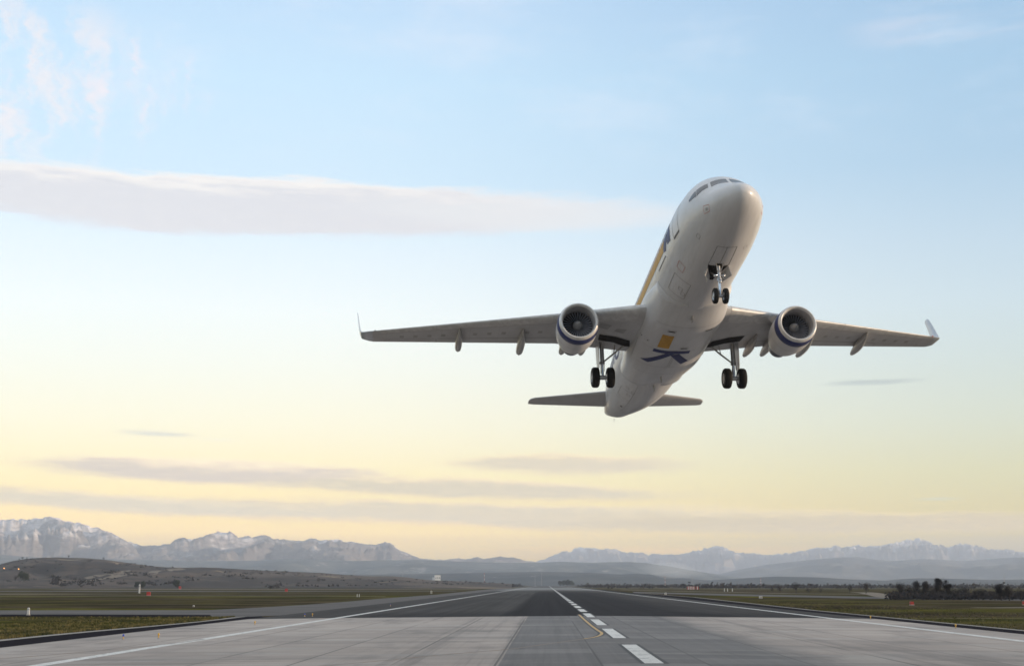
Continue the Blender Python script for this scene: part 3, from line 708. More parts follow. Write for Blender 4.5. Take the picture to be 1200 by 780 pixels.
def wing(s):
    rings=[];ys=[1.3,2,3,4,5,6.4,7.5,9,10.5,12,13.5,15,16.2,16.9]
    for y in ys:
        le,te,z=wLE(y),wTE(y),wZ(y); ch=te-le
        rings.append([Vector((le+p[0]*ch,s*y,z+p[1]*ch)) for p in foil(14,wt(y))])
    wo=MB().loft(rings).build('wing',M_wing,plane,smooth=True); sharp(wo,50)
    # metal slats
    for a,b in ((2.5,5.0),(6.9,10.1),(10.15,13.2),(13.25,16.4)):
        rr=[]; mb=MB()
        for y in [a+(b-a)*k/4 for k in range(5)]:
            le,ch,z=wLE(y),wTE(y)-wLE(y),wZ(y); f_=foil(14,wt(y)); pts=[f_[i] for i in (24,25,26,27,0,1,2,3,4)]
            rr.append([Vector((le+p[0]*ch-.012*(p[0]<.05),s*y,z+p[1]*ch*1.03)) for p in pts])
        m=len(rr[0]); vs=[v for r in rr for v in r]
        mb.add(vs,[(k*m+i,k*m+i+1,(k+1)*m+i+1,(k+1)*m+i) for k in range(4) for i in range(m-1)])
        mb.build('slat',M_slat,wo,smooth=True)
    # sharklet
    rings=[]
    base=(wLE(16.9),16.9,wZ(16.9),wTE(16.9)-wLE(16.9))
    path=[(16.9,0,0,1.),(17.15,.02,.10,.90),(17.4,.10,.38,.74),(17.58,.28,.80,.66),(17.68,.55,1.15,.60),(17.76,1.1,1.62,.54),(17.84,1.75,2.16,.46),(17.90,2.25,2.62,.38),(17.91,2.36,2.80,.28)]
    ch0=base[3]
    for i,(y,dz,dxl,k_) in enumerate(path):
        a,b=path[max(i-1,0)],path[min(i+1,len(path)-1)]; t=Vector((b[0]-a[0],b[1]-a[1])).normalized()  # span direction in y,z
        nr=Vector((-t.y,t.x)); r=[]
        for p in foil(14,.10): 
            off=p[1]*ch0*k_; r.append(Vector((base[0]+dxl+p[0]*ch0*k_,s*(y+nr.x*off),base[2]+dz+nr.y*off)))
        rings.append(r)
    wl=MB().loft(rings).build('winglet',M_shark,wo,smooth=True); sharp(wl,50)
    # navigation light at the leading corner
    MB().lathe([(-.06,.001),(-.04,.03),(0,.045),(.06,.04)],(wLE(16.7)-.01,s*16.75,wZ(16.75)+.01)).build('navigation_light',M_red if s<0 else M_soft,wo,smooth=True)
    # panel lines under the wing: spars, flap and aileron gaps, tank covers
    def wl_(name,pts,w_=.03,mat=M_soft):
        mb=MB()
        for a,b in zip(pts,pts[1:]):
            n=10; S=[]
            for i in range(n+1):
                y=a[1]+(b[1]-a[1])*i/n; x=a[0]+(b[0]-a[0])*i/n; S.append(Vector((x,s*y,low_at(x,y)-.006)))
            vs=[]
            for i,p in enumerate(S):
                d=(S[min(i+1,n)]-S[max(i-1,0)]).normalized(); q=d.cross(Vector((0,0,1))).normalized()*w_/2; vs+=[p-q,p+q]
            mb.add(vs,[(2*i,2*i+1,2*i+3,2*i+2) for i in range(n)])
        return mb.build(name,mat,wo)
    def cx(y,c): return wLE(y)+c*(wTE(y)-wLE(y))
    wl_('front_spar_seam',[(cx(2.4,.17),2.4),(cx(6.4,.19),6.4),(cx(16.5,.20),16.5)],.035)
    wl_('flap_gap',[(cx(4.6,.78),4.6),(cx(6.4,.74),6.4),(cx(13.1,.74),13.1)],.045,M_line)
    wl_('aileron',[(cx(13.2,.99),13.2),(cx(13.2,.76),13.2),(cx(16.2,.76),16.2),(cx(16.2,.99),16.2)],.035)
    def plate(name,pts,mat,dz=.008):
        mb=MB(); mb.add([(x,s*y,low_at(x,y)-dz) for x,y in pts],[tuple(range(len(pts)))]); mb.build(name,mat,wo)
    if s>0: 
        plate('tank_cover',[(14.25,4.33),(14.35,3.68),(15.07,3.84),(14.90,4.38)],M_soft); plate('tank_cover',[(14.75,3.35),(14.68,2.8),(15.4,2.90),(15.2,3.46)],M_soft)
    for y in (7.4,8.1,9.4,10.2,11,12.8,13.6,14.4,15.2):
        x=cx(y,.45); plate('access_panel',[(x,y-.13),(x+.42,y-.10),(x+.46,y+.13),(x+.04,y+.12)],M_panel,.004)
    # wheel well: flat black plate paints the opening's shade near the root trailing edge
    plate('wheel_well_shade',[(15.95,4.15),(16.05,3.2),(16.45,2.35),(17.45,2.2),(17.5,2.5),(17.05,3.2),(16.9,4.1)],M_blackm,.03)
    # flap track fairings
    for y,L,r,x1 in ((4.85,3.2,.24,19.0),(5.95,3.3,.25,19.2),(8.35,3.6,.27,19.95),(11.9,3.1,.24,20.45)):
        x0=x1-L; rr=[]
        for k in range(15):
            t=k/14; rad=r*max(.04,min(1,t/.45)**.8*max(0,1-max(0,(t-.45)/.55)**5)**.5); rv=r*1.35*max(.03,math.sin(math.pi*t**.85)**.8)
            xx=x0+L*t; zt=low_at(min(xx,wTE(y)-.02),y)-.06-.30*t; 
            rr.append([Vector((xx,s*y+rad*.85*math.cos(a),zt-.02+rv*1.0*math.sin(a))) for a in [2*math.pi*i/14 for i in range(14)]])
        MB().loft(rr).build('flap_track_fairing',M_fus2,wo,smooth=True)
    return wo
M_shark=newmat('winglet_paint',.35,coat=.6,color=(.50,.54,.60))
M_panel=newmat('small_panel',.5,color=(.36,.35,.34))
M_fus2=newmat('fairing_paint',.4,coat=.4,color=(.42,.41,.40))
for s in (1,-1): wing(s)

# engines
EX,EY,EZ=11.66,5.89,-2.24
def engine(s):
    o=(EX,s*EY,EZ); ax=Vector((1,s*-.012,.01))
    out_=[(0,.955),(.03,.99),(.10,1.025),(.25,1.055),(.5,1.08),(.85,1.095),(1.3,1.095),(1.8,1.06),(2.2,1.0),(2.6,.91),(2.85,.84),(2.85,.81),(2.5,.80),(2.2,.80)]
    nac=MB().lathe(out_,o,ax,64).build('engine',M_fus,plane,smooth=True)
    MB().lathe([(-.004,.955),(.03,.996),(.10,1.031),(.20,1.052)][::-1]+[(.0,.925),(.05,.89),(.14,.86)],o,ax,64).build('inlet_lip',M_lip,nac,smooth=True)
    MB().lathe([(.14,.86),(.30,.83),(.6,.82),(.95,.82),(1.1,.82)],o,ax,64).build('intake_duct',M_duct,nac,smooth=True)
    MB().lathe([(.20,1.045),(.20,1.058),(.5,1.088),(.74,1.099),(.74,1.088)],o,ax,64).build('blue_band',M_blue,nac,smooth=True)
    MB().lathe([(1.40,1.097),(1.42,1.096)],o,ax,64).build('cowl_seam',M_soft,nac)
    # fan: 36 twisted blades
    mb=MB(); q=ax.normalized(); p=q.orthogonal().normalized(); t_=q.cross(p); O=Vector(o)+q*.72
    for i in range(30):
        a=2*math.pi*i/30; rad=p*math.cos(a)+t_*math.sin(a); tan=q.cross(rad); vs=[]
        for r,tw,cw in ((.24,.35,.05),(.45,.70,.05),(.65,.9,.05),(.815,1.0,.05)):
            d=q*math.cos(tw)+tan*math.sin(tw); vs+=[O+rad*r-d*cw,O+rad*r+d*cw]
        mb.add(vs,[(2*k,2*k+1,2*k+3,2*k+2) for k in range(3)])
    mb.build('fan',M_fan,nac)
    MB().lathe([(.90,.01),(.90,.82)],o,ax,48).build('fan_backing',M_blackm,nac)
    MB().lathe([(.28,.001),(.32,.06),(.42,.14),(.55,.21),(.70,.265),(.78,.27)],o,ax,32).build('spinner',M_spin,nac,smooth=True)
    MB().lathe([(2.2,.78),(2.7,.72),(3.3,.63),(3.9,.52),(3.9,.49),(3.5,.47)],o,ax,48).build('exhaust_nozzle',M_noz,nac,smooth=True)
    MB().lathe([(3.3,.40),(3.9,.32),(4.3,.14),(4.5,.01)],o,ax,32).build('exhaust_plug',M_noz,nac,smooth=True)
    # pylon
    rr=[]
    for x,z0,z1,hw in ((12.6,EZ+1.12,EZ+1.16,.03),(13.3,EZ+1.0,EZ+1.42,.13),(14.2,EZ+.85,wZ(EY)+.15,.17),(15.6,EZ+.55,wZ(EY)-.05,.16),(17.0,wZ(EY)-.75,wZ(EY)-.15,.07)):
        rr.append([Vector((x,s*EY+hw,z0)),Vector((x,s*EY+hw*.8,z1)),Vector((x,s*EY-hw*.8,z1)),Vector((x,s*EY-hw,z0))])
    MB().loft(rr).build('pylon',M_fus,nac)
    # strake
    MB().add([(EX+.9,s*(EY-.82),EZ+.82),(EX+2.0,s*(EY-.80),EZ+.80),(EX+1.9,s*(EY-1.05),EZ+1.05)],[(0,1,2)]).build('nacelle_strake',M_fus,nac)
for s in (1,-1): engine(s)

# tail
def b_fin(nt,b):
    v,x,y,z=coords(nt)
    k=((x*.9-z*.35)*.55+40.).fract()
    link(nt,mix(nt,k.sstep(.48,.5)*(k.sstep(.9,.88)),(.78,.78,.78,1),(.05,.10,.30,1)),b.inputs['Base Color'])
M_fin=newmat('striped_fin_paint',.35,coat=.6,builder=b_fin)
def surf_(name,secs,par,mat,vert=False,t=.10):
    rings=[]
    for (a,le,te,h) in secs:
        ch=te-le
        rings.append([Vector((le+p[0]*ch,p[1]*ch,h)) if vert else Vector((le+p[0]*ch,a,h+p[1]*ch)) for p in foil(12,t)])
    o=MB().loft(rings).build(name,mat,par,smooth=True); return sharp(o,50)
for s in (1,-1):
    h=surf_('tailplane',[(s*.4,31.2,34.6,.82),(s*1.2,31.6,34.8,.9),(s*5.9,34.62,36.05,1.46),(s*6.15,34.95,36.05,1.49),(s*6.25,35.3,36.0,1.5)],plane,M_wing)
fin=surf_('tail_fin',[(0,27.8,35.6,1.7),(0,29.0,35.8,2.6),(0,33.3,36.6,7.3),(0,33.8,36.6,7.6)],plane,M_fus,True,.10)
fin.data.materials[0]=M_fin

# landing gear
def wheel(par,c,r,w_,rim=.55):
    prof=[(-w_/2,r*rim),(-w_/2,r*.80),(-w_*.44,r*.91),(-w_*.30,r*.985),(0,r),(w_*.30,r*.985),(w_*.44,r*.91),(w_/2,r*.80),(w_/2,r*rim),(w_*.3,r*rim*.97)]
    ty=MB().lathe(prof,c,(0,1,0),40).build('tyre',M_tyre,par,smooth=True)
    for g in (-.12,.12):
        MB().lathe([(g*w_*1.6-.006,r*1.0),(g*w_*1.6+.006,r*1.0)],c,(0,1,0),40).build('tread_groove',M_blackm,ty)
    for q in (1,-1):
        m=MB().lathe([(q*w_*.49,r*rim*1.0),(q*w_*.40,r*rim*.9),(q*w_*.30,r*rim*.55),(q*w_*.46,r*rim*.40),(q*w_*.50,r*rim*.22),(q*w_*.50,.001)],c,(0,1,0),32)
        m.build('rim',M_rim,par,smooth=True)
def main_gear(s):
    g=empty('main_landing_gear',(17.55,s*3.8,-1.2)); g.parent=plane
    def V_(x,y,z): return Vector((x-17.55,s*y-s*3.8,z+1.2))
    m=MB(); m.tube(V_(17.5,3.8,-.95),V_(17.62,3.8,-2.35),.125,.115,20).tube(V_(17.62,3.8,-2.30),V_(17.62,3.8,-2.40),.15,.15,20)
    m.tube(V_(17.35,3.8,-1.05),V_(17.5,3.8,-1.6),.06,.06,10)
    strut=sharp(m.build('strut',M_steel,g),40)
    sharp(MB().tube(V_(17.62,3.8,-2.35),V_(17.66,3.8,-3.2),.075,.075,16).build('piston',M_chrome,g),40)
    # drag / side braces
    b=MB(); b.tube(V_(17.45,2.55,-1.35),V_(17.6,3.10,-1.78),.055,.05,10).tube(V_(17.6,3.08,-1.76),V_(17.62,3.72,-2.28),.055,.045,10).tube(V_(17.5,3.0,-1.15),V_(17.6,3.12,-1.8),.03,.03,8)
    sharp(b.build('side_brace',M_fus2,g),40)
    # torque link and axle, brake lines
    t=MB(); t.tube(V_(17.72,3.8,-2.35),V_(17.98,3.8,-2.78),.045,.035,8).tube(V_(17.98,3.8,-2.78),V_(17.76,3.8,-3.15),.035,.045,8)
    sharp(t.build('torque_link',M_steel,g),40)
    a=MB(); a.tube(V_(17.66,3.20,-3.22),V_(17.66,4.40,-3.22),.085,.085,16).tube(V_(17.66,3.62,-3.22),V_(17.66,3.98,-3.22),.13,.13,16)
    for q in (3.52,4.08): a.tube(V_(17.66,q-.07,-3.22),V_(17.66,q+.07,-3.22),.20,.20,18)
    sharp(a.build('axle',M_steel,g),40)
    l=MB(); l.tube(V_(17.48,3.72,-1.2),V_(17.5,3.70,-2.9),.018,.018,6).tube(V_(17.46,3.9,-1.3),V_(17.52,3.93,-3.05),.014,.014,6)
    l.build('brake_line',M_blackm,g)
    for q in (-.43,.43): wheel(g,V_(17.66,3.8+q,-3.22),.585,.42,.50)
    # leg door on the outer side
    d=MB(); rr=[]
    for z,x0,x1 in ((-1.12,17.05,18.15),(-1.9,17.1,18.15),(-2.55,17.2,18.0),(-2.75,17.3,17.75)):
        rr.append([V_(x0,4.02,z),V_(x1,4.02,z),V_(x1,4.06,z),V_(x0,4.06,z)])
    d.loft(rr); d.build('gear_door',M_fus,g)
    return g
for s in (1,-1): main_gear(s)
g=empty('nose_landing_gear',(5.0,0,-2.0)); g.parent=plane
def V_(x,y,z): return Vector((x-5.0,y,z+2.0))
m=MB().tube(V_(4.95,0,-1.75),V_(5.04,0,-2.85),.085,.08,18).tube(V_(5.03,0,-2.75),V_(5.04,0,-2.90),.115,.115,18)
sharp(m.build('strut',M_steel,g),40)
sharp(MB().tube(V_(5.04,0,-2.85),V_(5.08,0,-3.62),.055,.055,14).build('piston',M_chrome,g),40)
m=MB()
for q in (1,-1): m.tube(V_(5.9,q*.22,-2.0),V_(5.08,q*.05,-2.62),.035,.035,8).tube(V_(4.5,q*.25,-1.95),V_(5.0,q*.05,-2.5),.022,.022,8)
m.tube(V_(5.0,-.28,-2.62),V_(5.0,.28,-2.62),.05,.05,10)
sharp(m.build('drag_brace',M_steel,g),40)
m=MB().tube(V_(5.14,0,-2.9),V_(5.36,0,-3.2),.035,.028,8).tube(V_(5.36,0,-3.2),V_(5.14,0,-3.5),.028,.035,8)
sharp(m.build('torque_link',M_steel,g),40)
for q in (1,-1):
    m=MB().lathe([(0,.0),(0,.085),(-.04,.09),(-.12,.05),(-.14,.01)][::-1],V_(4.88,q*.20,-2.70),(1,0,0),16); m.build('landing_light',M_chrome,g,smooth=True)
MB().lathe([(0,.0),(0,.085),(.12,.05)],V_(4.90,0,-2.95),(1,0,0),16).build('landing_light',M_chrome,g,smooth=True)
sharp(MB().tube(V_(5.08,-.30,-3.65),V_(5.08,.30,-3.65),.05,.05,12).tube(V_(5.08,-.12,-3.65),V_(5.08,.12,-3.65),.09,.09,14).build('axle',M_steel,g),40)
for q in (-.25,.25): wheel(g,V_(5.08,q,-3.65),.38,.22,.55)
# nose wheel bay: flat black patch paints the shade of the open rear, closed front doors outlined
mb=MB()
def under(x,y,off=.012):
    w_,c_,h_=fsec(x); return Vector((x,y,c_-h_*math.sqrt(max(0,1-(y/w_)**2))-off))
Q=[(4.72,.13),(4.72,-.13),(4.98,-.16),(4.98,-.50),(5.25,-.44),(6.15,-.16),(6.55,-.08),(6.55,.08),(6.15,.16),(5.25,.44),(4.98,.50),(4.98,.16)]
mb.add([under(x,y,.014) for x,y in Q],[tuple(range(len(Q)))]); mb.build('wheel_bay_shade',M_blackm,fus)
def uline(name,pts,w_=.028,mat=None,closed=False):
    mb=MB();P=list(pts)+([pts[0]] if closed else [])
    for a,b in zip(P,P[1:]):
        n=6; S=[under(a[0]+(b[0]-a[0])*i/n,a[1]+(b[1]-a[1])*i/n) for i in range(n+1)]; vs=[]
        for i,p in enumerate(S):
            d=(S[min(i+1,n)]-S[max(i-1,0)]).normalized(); s_=d.cross(Vector((0,0,1))).normalized()*w_/2; vs+=[p-s_,p+s_]
        mb.add(vs,[(2*i,2*i+1,2*i+3,2*i+2) for i in range(n)])
    return mb.build(name,mat or M_line,fus)
uline('bay_door_gap',[(3.1,.47),(3.1,-.47),(4.98,-.50),(4.98,.50)],.026,M_line,True); uline('bay_door_gap',[(3.1,0),(4.72,0)],.02,M_line)
for q in (1,-1):
    mb=MB(); mb.loft([[V_(5.02,q*.50,-2.08),V_(6.45,q*.20,-2.12),V_(6.45,q*.225,-2.12),V_(5.02,q*.53,-2.08)],[V_(5.15,q*.66,-2.52),V_(6.1,q*.34,-2.50),V_(6.1,q*.365,-2.50),V_(5.15,q*.69,-2.52)]]); mb.build('gear_door',M_fus,g)

# ================================================================== THINGS ON THE FIELD
def leafmat(name,c1,c2):
    def f(nt,b):
        v,x,y,z=coords(nt); n=nz(nt,v,1.2,3.,.6); link(nt,mix(nt,n.sstep(.35,.65),c1,c2),b.inputs['Base Color'])
    return newmat(name,.9,spec=.15,builder=f)
M_ever=leafmat('evergreen_foliage',(.014,.022,.014,1),(.034,.044,.024,1))
M_twig=leafmat('winter_twigs',(.010,.010,.013,1),(.026,.023,.024,1))
M_bark=newmat('bark',.95,color=(.035,.028,.024))
def tree(name,p,w_,h,kind,label,cat,group,seed,n=900,shape='round'):
    rnd=random.Random(seed); root=empty(name,p,rnd.random()*6.28)
    tag(root,label,cat,group)
    # trunk with limbs
    m=MB(); th=h*(.30 if shape!='tall' else .35); tops=[]
    m.tube((0,0,-.3),(0,0,th),h*.035,h*.025,8,cap=False)
    for k in range(7 if kind=='bare' else 5):
        a=k*2.4+rnd.random(); r=w_*.5*rnd.uniform(.35,.8); zt=h*rnd.uniform(.55,.92); e=Vector((math.cos(a)*r,math.sin(a)*r,zt)); s0=Vector((0,0,th*rnd.uniform(.6,1.)))
        mid=s0.lerp(e,.5)+Vector((0,0,h*.06)); m.tube(s0,mid,h*.018,h*.012,6,cap=False); m.tube(mid,e,h*.012,h*.003,5,cap=False); tops.append(e)
        if kind=='bare':
            for q in range(5):
                e2=mid.lerp(e,rnd.random())+Vector((rnd.uniform(-.2,.2)*w_,rnd.uniform(-.2,.2)*w_,rnd.uniform(0,.16)*h)); m.tube(mid.lerp(e,.3),e2,h*.006,h*.002,4,cap=False); tops.append(e2)
    m.build('trunk',M_bark,root,fix=False)
    # crown: many small faces gathered in uneven clumps
    m=MB(); cl=[]
    for k in range(14 if kind!='bare' else 18):
        a=rnd.random()*6.28; rr=w_*.5*math.sqrt(rnd.random())*.72; z=rnd.uniform(.30,.86)*h
        if shape=='round': lim=math.sqrt(max(.05,1-((z-h*.55)/(h*.5))**2))
        elif shape=='low': lim=1-(z/h)**2*.5; 
        else: lim=1-.55*z/h
        cl.append((Vector((math.cos(a)*rr*lim,math.sin(a)*rr*lim,z)),w_*rnd.uniform(.15,.26)))
    for k in range(n):
        c,r=cl[k%len(cl)]; v=Vector((rnd.gauss(0,1),rnd.gauss(0,1),rnd.gauss(0,1))).normalized()*r*rnd.random()**.4
        p_=c+v; p_.z=max(h*.06,min(h*1.02,p_.z))
        if kind=='bare':
            d=Vector((rnd.uniform(-1,1),rnd.uniform(-1,1),rnd.uniform(.2,1.4))).normalized()*h*rnd.uniform(.05,.10); s_=d.orthogonal().normalized()*h*.006
            m.add([p_-s_,p_+s_,p_+d],[(0,1,2)])
        else:
            s_=h*rnd.uniform(.025,.055); x_=Vector((rnd.gauss(0,1),rnd.gauss(0,1),rnd.gauss(0,1))).normalized(); y_=x_.orthogonal().normalized()
            m.add([p_-x_*s_,p_-y_*s_*.7,p_+x_*s_,p_+y_*s_*.7],[(0,1,2,3)])
    m.build('crown',M_ever if kind!='bare' else M_twig,root,fix=False)
    return root
def px_tree(name,u,vtop,vbase,wpx,kind,label,cat='tree',group=None,seed=0,Y=None,n=900,shape='round',z=None):
    if Y is None: b=gpt(u,vbase)
    else:
        b=far(u,vbase,Y); b.z=Z_on(b.x,b.y)-.2
    d=b.y; k=d/F/math.cos(PITCH)*1.0
    t=far(u,vtop,d); h=max(1.,t.z-b.z)
    return tree(name,b,wpx*d/F,h,kind,label,cat,group,seed,n,shape)
def Z_on(x,y):
    ok,loc,nr,ix=hill.ray_cast(Vector((x,y,900)),Vector((0,0,-1))); return loc.z if ok else -.5
def hill_at(u,v):                            # where a pixel's ray meets the brown hill
    d=ray(u,v); dg=bpy.context.evaluated_depsgraph_get()
    ok,loc,nr,ix=hill.ray_cast(CAM,d); return loc if ok else gpt(u,v)

# the dark clump standing beyond the far end of the runway
G='dark trees in the clump past the runway end'
for i,(u,vt,w_,lab) in enumerate(((656.5,680.3,5,'low dark tree at the left end of the clump past the runway end'),(660.5,679.7,6,'dark tree second from the left in the clump past the runway end'),(665,678.3,6,'tallest dark tree in the clump past the runway end'),(669.5,680.2,6,'rounded dark tree at the right end of the clump past the runway end'))):
    px_tree('evergreen_tree',u,vt,686.4,w_*1.25,'green',lab,'tree',G,40+i,Y=3560,n=2600,shape='low').location.z=-.6
px_tree('bush',689.2,682.6,686,5,'green','small dark bush right of the clump past the runway end','bush',None,50,Y=3400,n=1200,shape='low').location.z=-.6
# pale tracks climbing the brown hill
def hill_track(name,pix,wd):
    S=[]
    for a,b in zip(pix,pix[1:]):
        for k in range(6):
            t=k/6; S.append(hill_at(a[0]+(b[0]-a[0])*t,a[1]+(b[1]-a[1])*t))
    vs=[]
    for i,p in enumerate(S):
        d=(S[min(i+1,len(S)-1)]-S[max(i-1,0)]); d.z=0; d.normalize(); nr=Vector((-d.y,d.x,0))
        for s_ in (1,-1):
            q=p+nr*wd/2*s_; vs.append((q.x,q.y,Z_on(q.x,q.y)+.35))
    o=mesh(name,vs,[(2*i,2*i+1,2*i+3,2*i+2) for i in range(len(S)-1)],M_road); o['kind']='structure'
hill_track('dirt_track',[(100,677.5),(112,675.4),(128,672.4),(142,670),(158,667.6)],14)
hill_track('dirt_track',[(104,680.5),(118,678.4),(132,676),(146,672.6),(156,671)],14)
hill_track('dirt_track',[(176,671.6),(182,669.6),(192,668),(206,667),(218,666.4)],16)
# ragged grass along the near verges
rnd=random.Random(11); m=MB()
def tuft(p,h):
    for q in range(5):
        a=rnd.random()*6.28; l=Vector((math.cos(a),math.sin(a),0)); b_=p+Vector((rnd.gauss(0,.05),rnd.gauss(0,.05),0)); s_=Vector((-l.y,l.x,0))*h*.16
        m.add([b_-s_,b_+s_,b_+l*h*rnd.uniform(.1,.6)+Vector((0,0,h*rnd.uniform(.6,1.)))],[(0,1,2)])
for k in range(9000):
    u=rnd.uniform(-60,275); t=rnd.random()**1.6; vk=interp(WC,u)-.05; vt=722.6
    if vk<=vt: continue
    p=gpt(u,vk+(vt-vk)*t)
    if noise.noise(Vector((p.x*.12,p.y*.05,0)))+rnd.random()*.5<.05: continue
    tuft(p,rnd.uniform(.08,.26)*(1.25 if t<.04 else 1.))
for k in range(5000):
    y=rnd.uniform(85,330); x=45.4+rnd.random()**2*26; tuft(Vector((x if y<230 else x+3,y,-.5)),rnd.uniform(.08,.25))
def b_gr(nt,b):
    P,x,y,z,g=position(nt); n=nz(nt,P,.35,4.,.6); link(nt,mix(nt,n.sstep(.4,.6),(.045,.050,.016,1),(.155,.130,.055,1)),b.inputs['Base Color'])
M_blade=newmat('dry_grass_blades',.9,spec=.1,builder=b_gr)
o=m.build('verge_grass',M_blade,fix=False); o['kind']='stuff'
# round evergreens at the foot of the hill on the left
px_tree('evergreen_tree',160.2,680.6,688.6,7,'green','round dark tree touching its twin, the left one of the pair below the hill','tree','round dark trees at the foot of the hill',60,Y=1430,n=1800)
px_tree('evergreen_tree',167.4,680.8,688.6,6.4,'green','round dark tree touching its twin, the right one of the pair below the hill','tree','round dark trees at the foot of the hill',61,Y=1430,n=1800)
px_tree('evergreen_tree',206.4,679.6,688.0,9.4,'green','round dark tree standing alone near a small red box below the hill','tree','round dark trees at the foot of the hill',62,Y=1430,n=1800)
px_tree('bush',27,668.8,687.,15,'green','large dark leafless bush on the bank at the far left','bush',None,63,Y=1560,n=1500,shape='low')
px_tree('bush',17.5,673.5,687.,7,'bare','smaller leafless bush beside the large one at the far left','bush',None,64,Y=1570,n=700,shape='low')
px_tree('bush',58,672,686.,16,'bare','wide brown leafless thicket right of the large dark bush','bush',None,65,Y=1700,n=900,shape='low')
# trees on the skyline of the brown hill
for i,(u,s_,lab) in enumerate(((22.5,2.2,'tiny dark tree on the hill skyline, left of the other skyline trees'),(26.5,4,'wider dark tree second from the left on the hill skyline'),(31.5,2.4,'tiny dark tree on the hill skyline just right of the wider tree'),(80.5,3.6,'lone rounded dark tree on the middle of the flat hilltop'),(121,3.4,'dark tree where the hilltop begins to slope down to the right'))):
    v=interp(MH,u); p=far(u,v,2492); p.z=Z_on(p.x,p.y)-.4; tree('hilltop_tree',p,s_*2500/F*1.05,s_*2500/F*.95,'green',lab,'tree','small trees on the skyline of the hill',70+i,250,'low')
# scrub scattered on the slopes: nobody could count it
rnd=random.Random(5); m=MB()
for k in range(800):
    u=rnd.uniform(-40,590); y=rnd.uniform(1560,2480); x=far(u,680,y).x
    if noise.noise(Vector((x*.006,y*.004,3)))<.02: continue
    z=Z_on(x,y); 
    if z<-.3: continue
    c=Vector((x,y,z)); r=rnd.uniform(.8,2.4)
    for q in range(9):
        p_=c+Vector((rnd.gauss(0,1)*r*.7,rnd.gauss(0,1)*r*.7,abs(rnd.gauss(0,.5))*r*.6+.2)); a=Vector((rnd.gauss(0,1),rnd.gauss(0,1),rnd.gauss(0,1))).normalized()*r*.45; b_=a.orthogonal().normalized()*r*.4
        m.add([p_-a,p_-b_,p_+a,p_+b_],[(0,1,2,3)])
for k in range(420):
    u=rnd.uniform(60,330); y=rnd.uniform(1500,1760); x=far(u,680,y).x
    if noise.noise(Vector((x*.012,y*.01,9)))<.05: continue
    c=Vector((x,y,Z_on(x,y))); r=rnd.uniform(1.2,3.2)
    for q in range(14):
        p_=c+Vector((rnd.gauss(0,1)*r*.7,rnd.gauss(0,1)*r*.7,abs(rnd.gauss(0,.7))*r*.8)); a=Vector((rnd.gauss(0,1),rnd.gauss(0,1),rnd.gauss(0,1))).normalized()*r*.4; b_=a.orthogonal().normalized()*r*.35
        m.add([p_-a,p_-b_,p_+a,p_+b_],[(0,1,2,3)])
o=m.build('hillside_scrub',M_twig,fix=False); o['kind']='stuff'
# far belt of low woods along the plain
m=MB()
for k in range(2600):
    u=rnd.uniform(560,1240) if rnd.random()<.75 else rnd.uniform(300,640)
    y=rnd.uniform(1500,3300); p=far(u,684,y)
    if noise.noise(Vector((p.x*.004,y*.003,7)))<(-.12 if u>690 else .10): continue
    if abs(p.x-CX)<60: continue
    r=rnd.uniform(1.8,5.2); c=Vector((p.x,y,-.5))
    for q in range(8):
        p_=c+Vector((rnd.gauss(0,1)*r*.9,rnd.gauss(0,1)*r*.9,abs(rnd.gauss(0,.6))*r*.7+.2)); a=Vector((rnd.gauss(0,1),rnd.gauss(0,1),rnd.gauss(0,1))).normalized()*r*.5; b_=a.orthogonal().normalized()*r*.4
        m.add([p_-a,p_-b_,p_+a,p_+b_],[(0,1,2,3)])
o=m.build('far_scrub_belt',M_twig,fix=False); o['kind']='stuff'
# dark tree row on the right
RT=[(1055,681.5,700.6,15,'large leafless tree at the left end of the dark row right of the runway'),
(1066,686,700.6,9,'low leafless tree just right of the first large one in the dark row'),
(1074.5,679.6,700.8,12,'leafless tree with a narrow top, third in the dark row'),
(1085.5,678.9,701,11,'slim leafless tree, just left of the tallest one in the row'),
(1094,687,701,10,'low dark tree in the dip just left of the tallest one in the row'),
(1101.5,675.9,701.4,12,'tallest leafless tree of the dark row right of the runway'),
(1111,677.5,701.6,11,'tall leafless tree leaning against the right side of the tallest one'),
(1121,689,702,13,'low dark bushy tree a little right of the two tallest'),
(1131,686.6,702,12,'rounded dark tree midway between the tallest tree and the gap'),
(1147,690,702.6,16,'wide low dark tree beside the gap in the row'),
(1166,692,703,14,'lowest dark tree, in the gap before the last group'),
(1174,683,703.2,14,'pointed leafless tree beyond the gap, above the red box'),
(1183,686.5,703.4,10,'short leafless tree at the right shoulder of the pointed one'),
(1197,688.5,703.6,14,'dark tree cut off by the right edge of the photo')]
for i,(u,vt,vb,w_,lab) in enumerate(RT):
    px_tree('leafless_tree',u,vt,vb,w_*1.15,'bare',lab,'tree','dark trees in the row right of the runway',100+i,n=2200,shape='tall' if i in(2,3,5) else 'round')
m=MB()
for k in range(1500):
    u=rnd.uniform(1044,1235); b_=gpt(u,rnd.uniform(698.5,702.5)); r=rnd.uniform(.5,1.3)
    c=b_+Vector((0,0,rnd.random()*1.7*rnd.random()))
    for q in range(6):
        p_=c+Vector((rnd.gauss(0,1)*r,rnd.gauss(0,1)*r,abs(rnd.gauss(0,.5))*r)); a=Vector((rnd.gauss(0,1),rnd.gauss(0,1),rnd.gauss(0,1))).normalized()*r*.45; s_=a.orthogonal().normalized()*r*.3
        m.add([p_-a,p_-s_,p_+a,p_+s_],[(0,1,2,3)])
o=m.build('undergrowth',M_twig,fix=False); o['kind']='stuff'; 
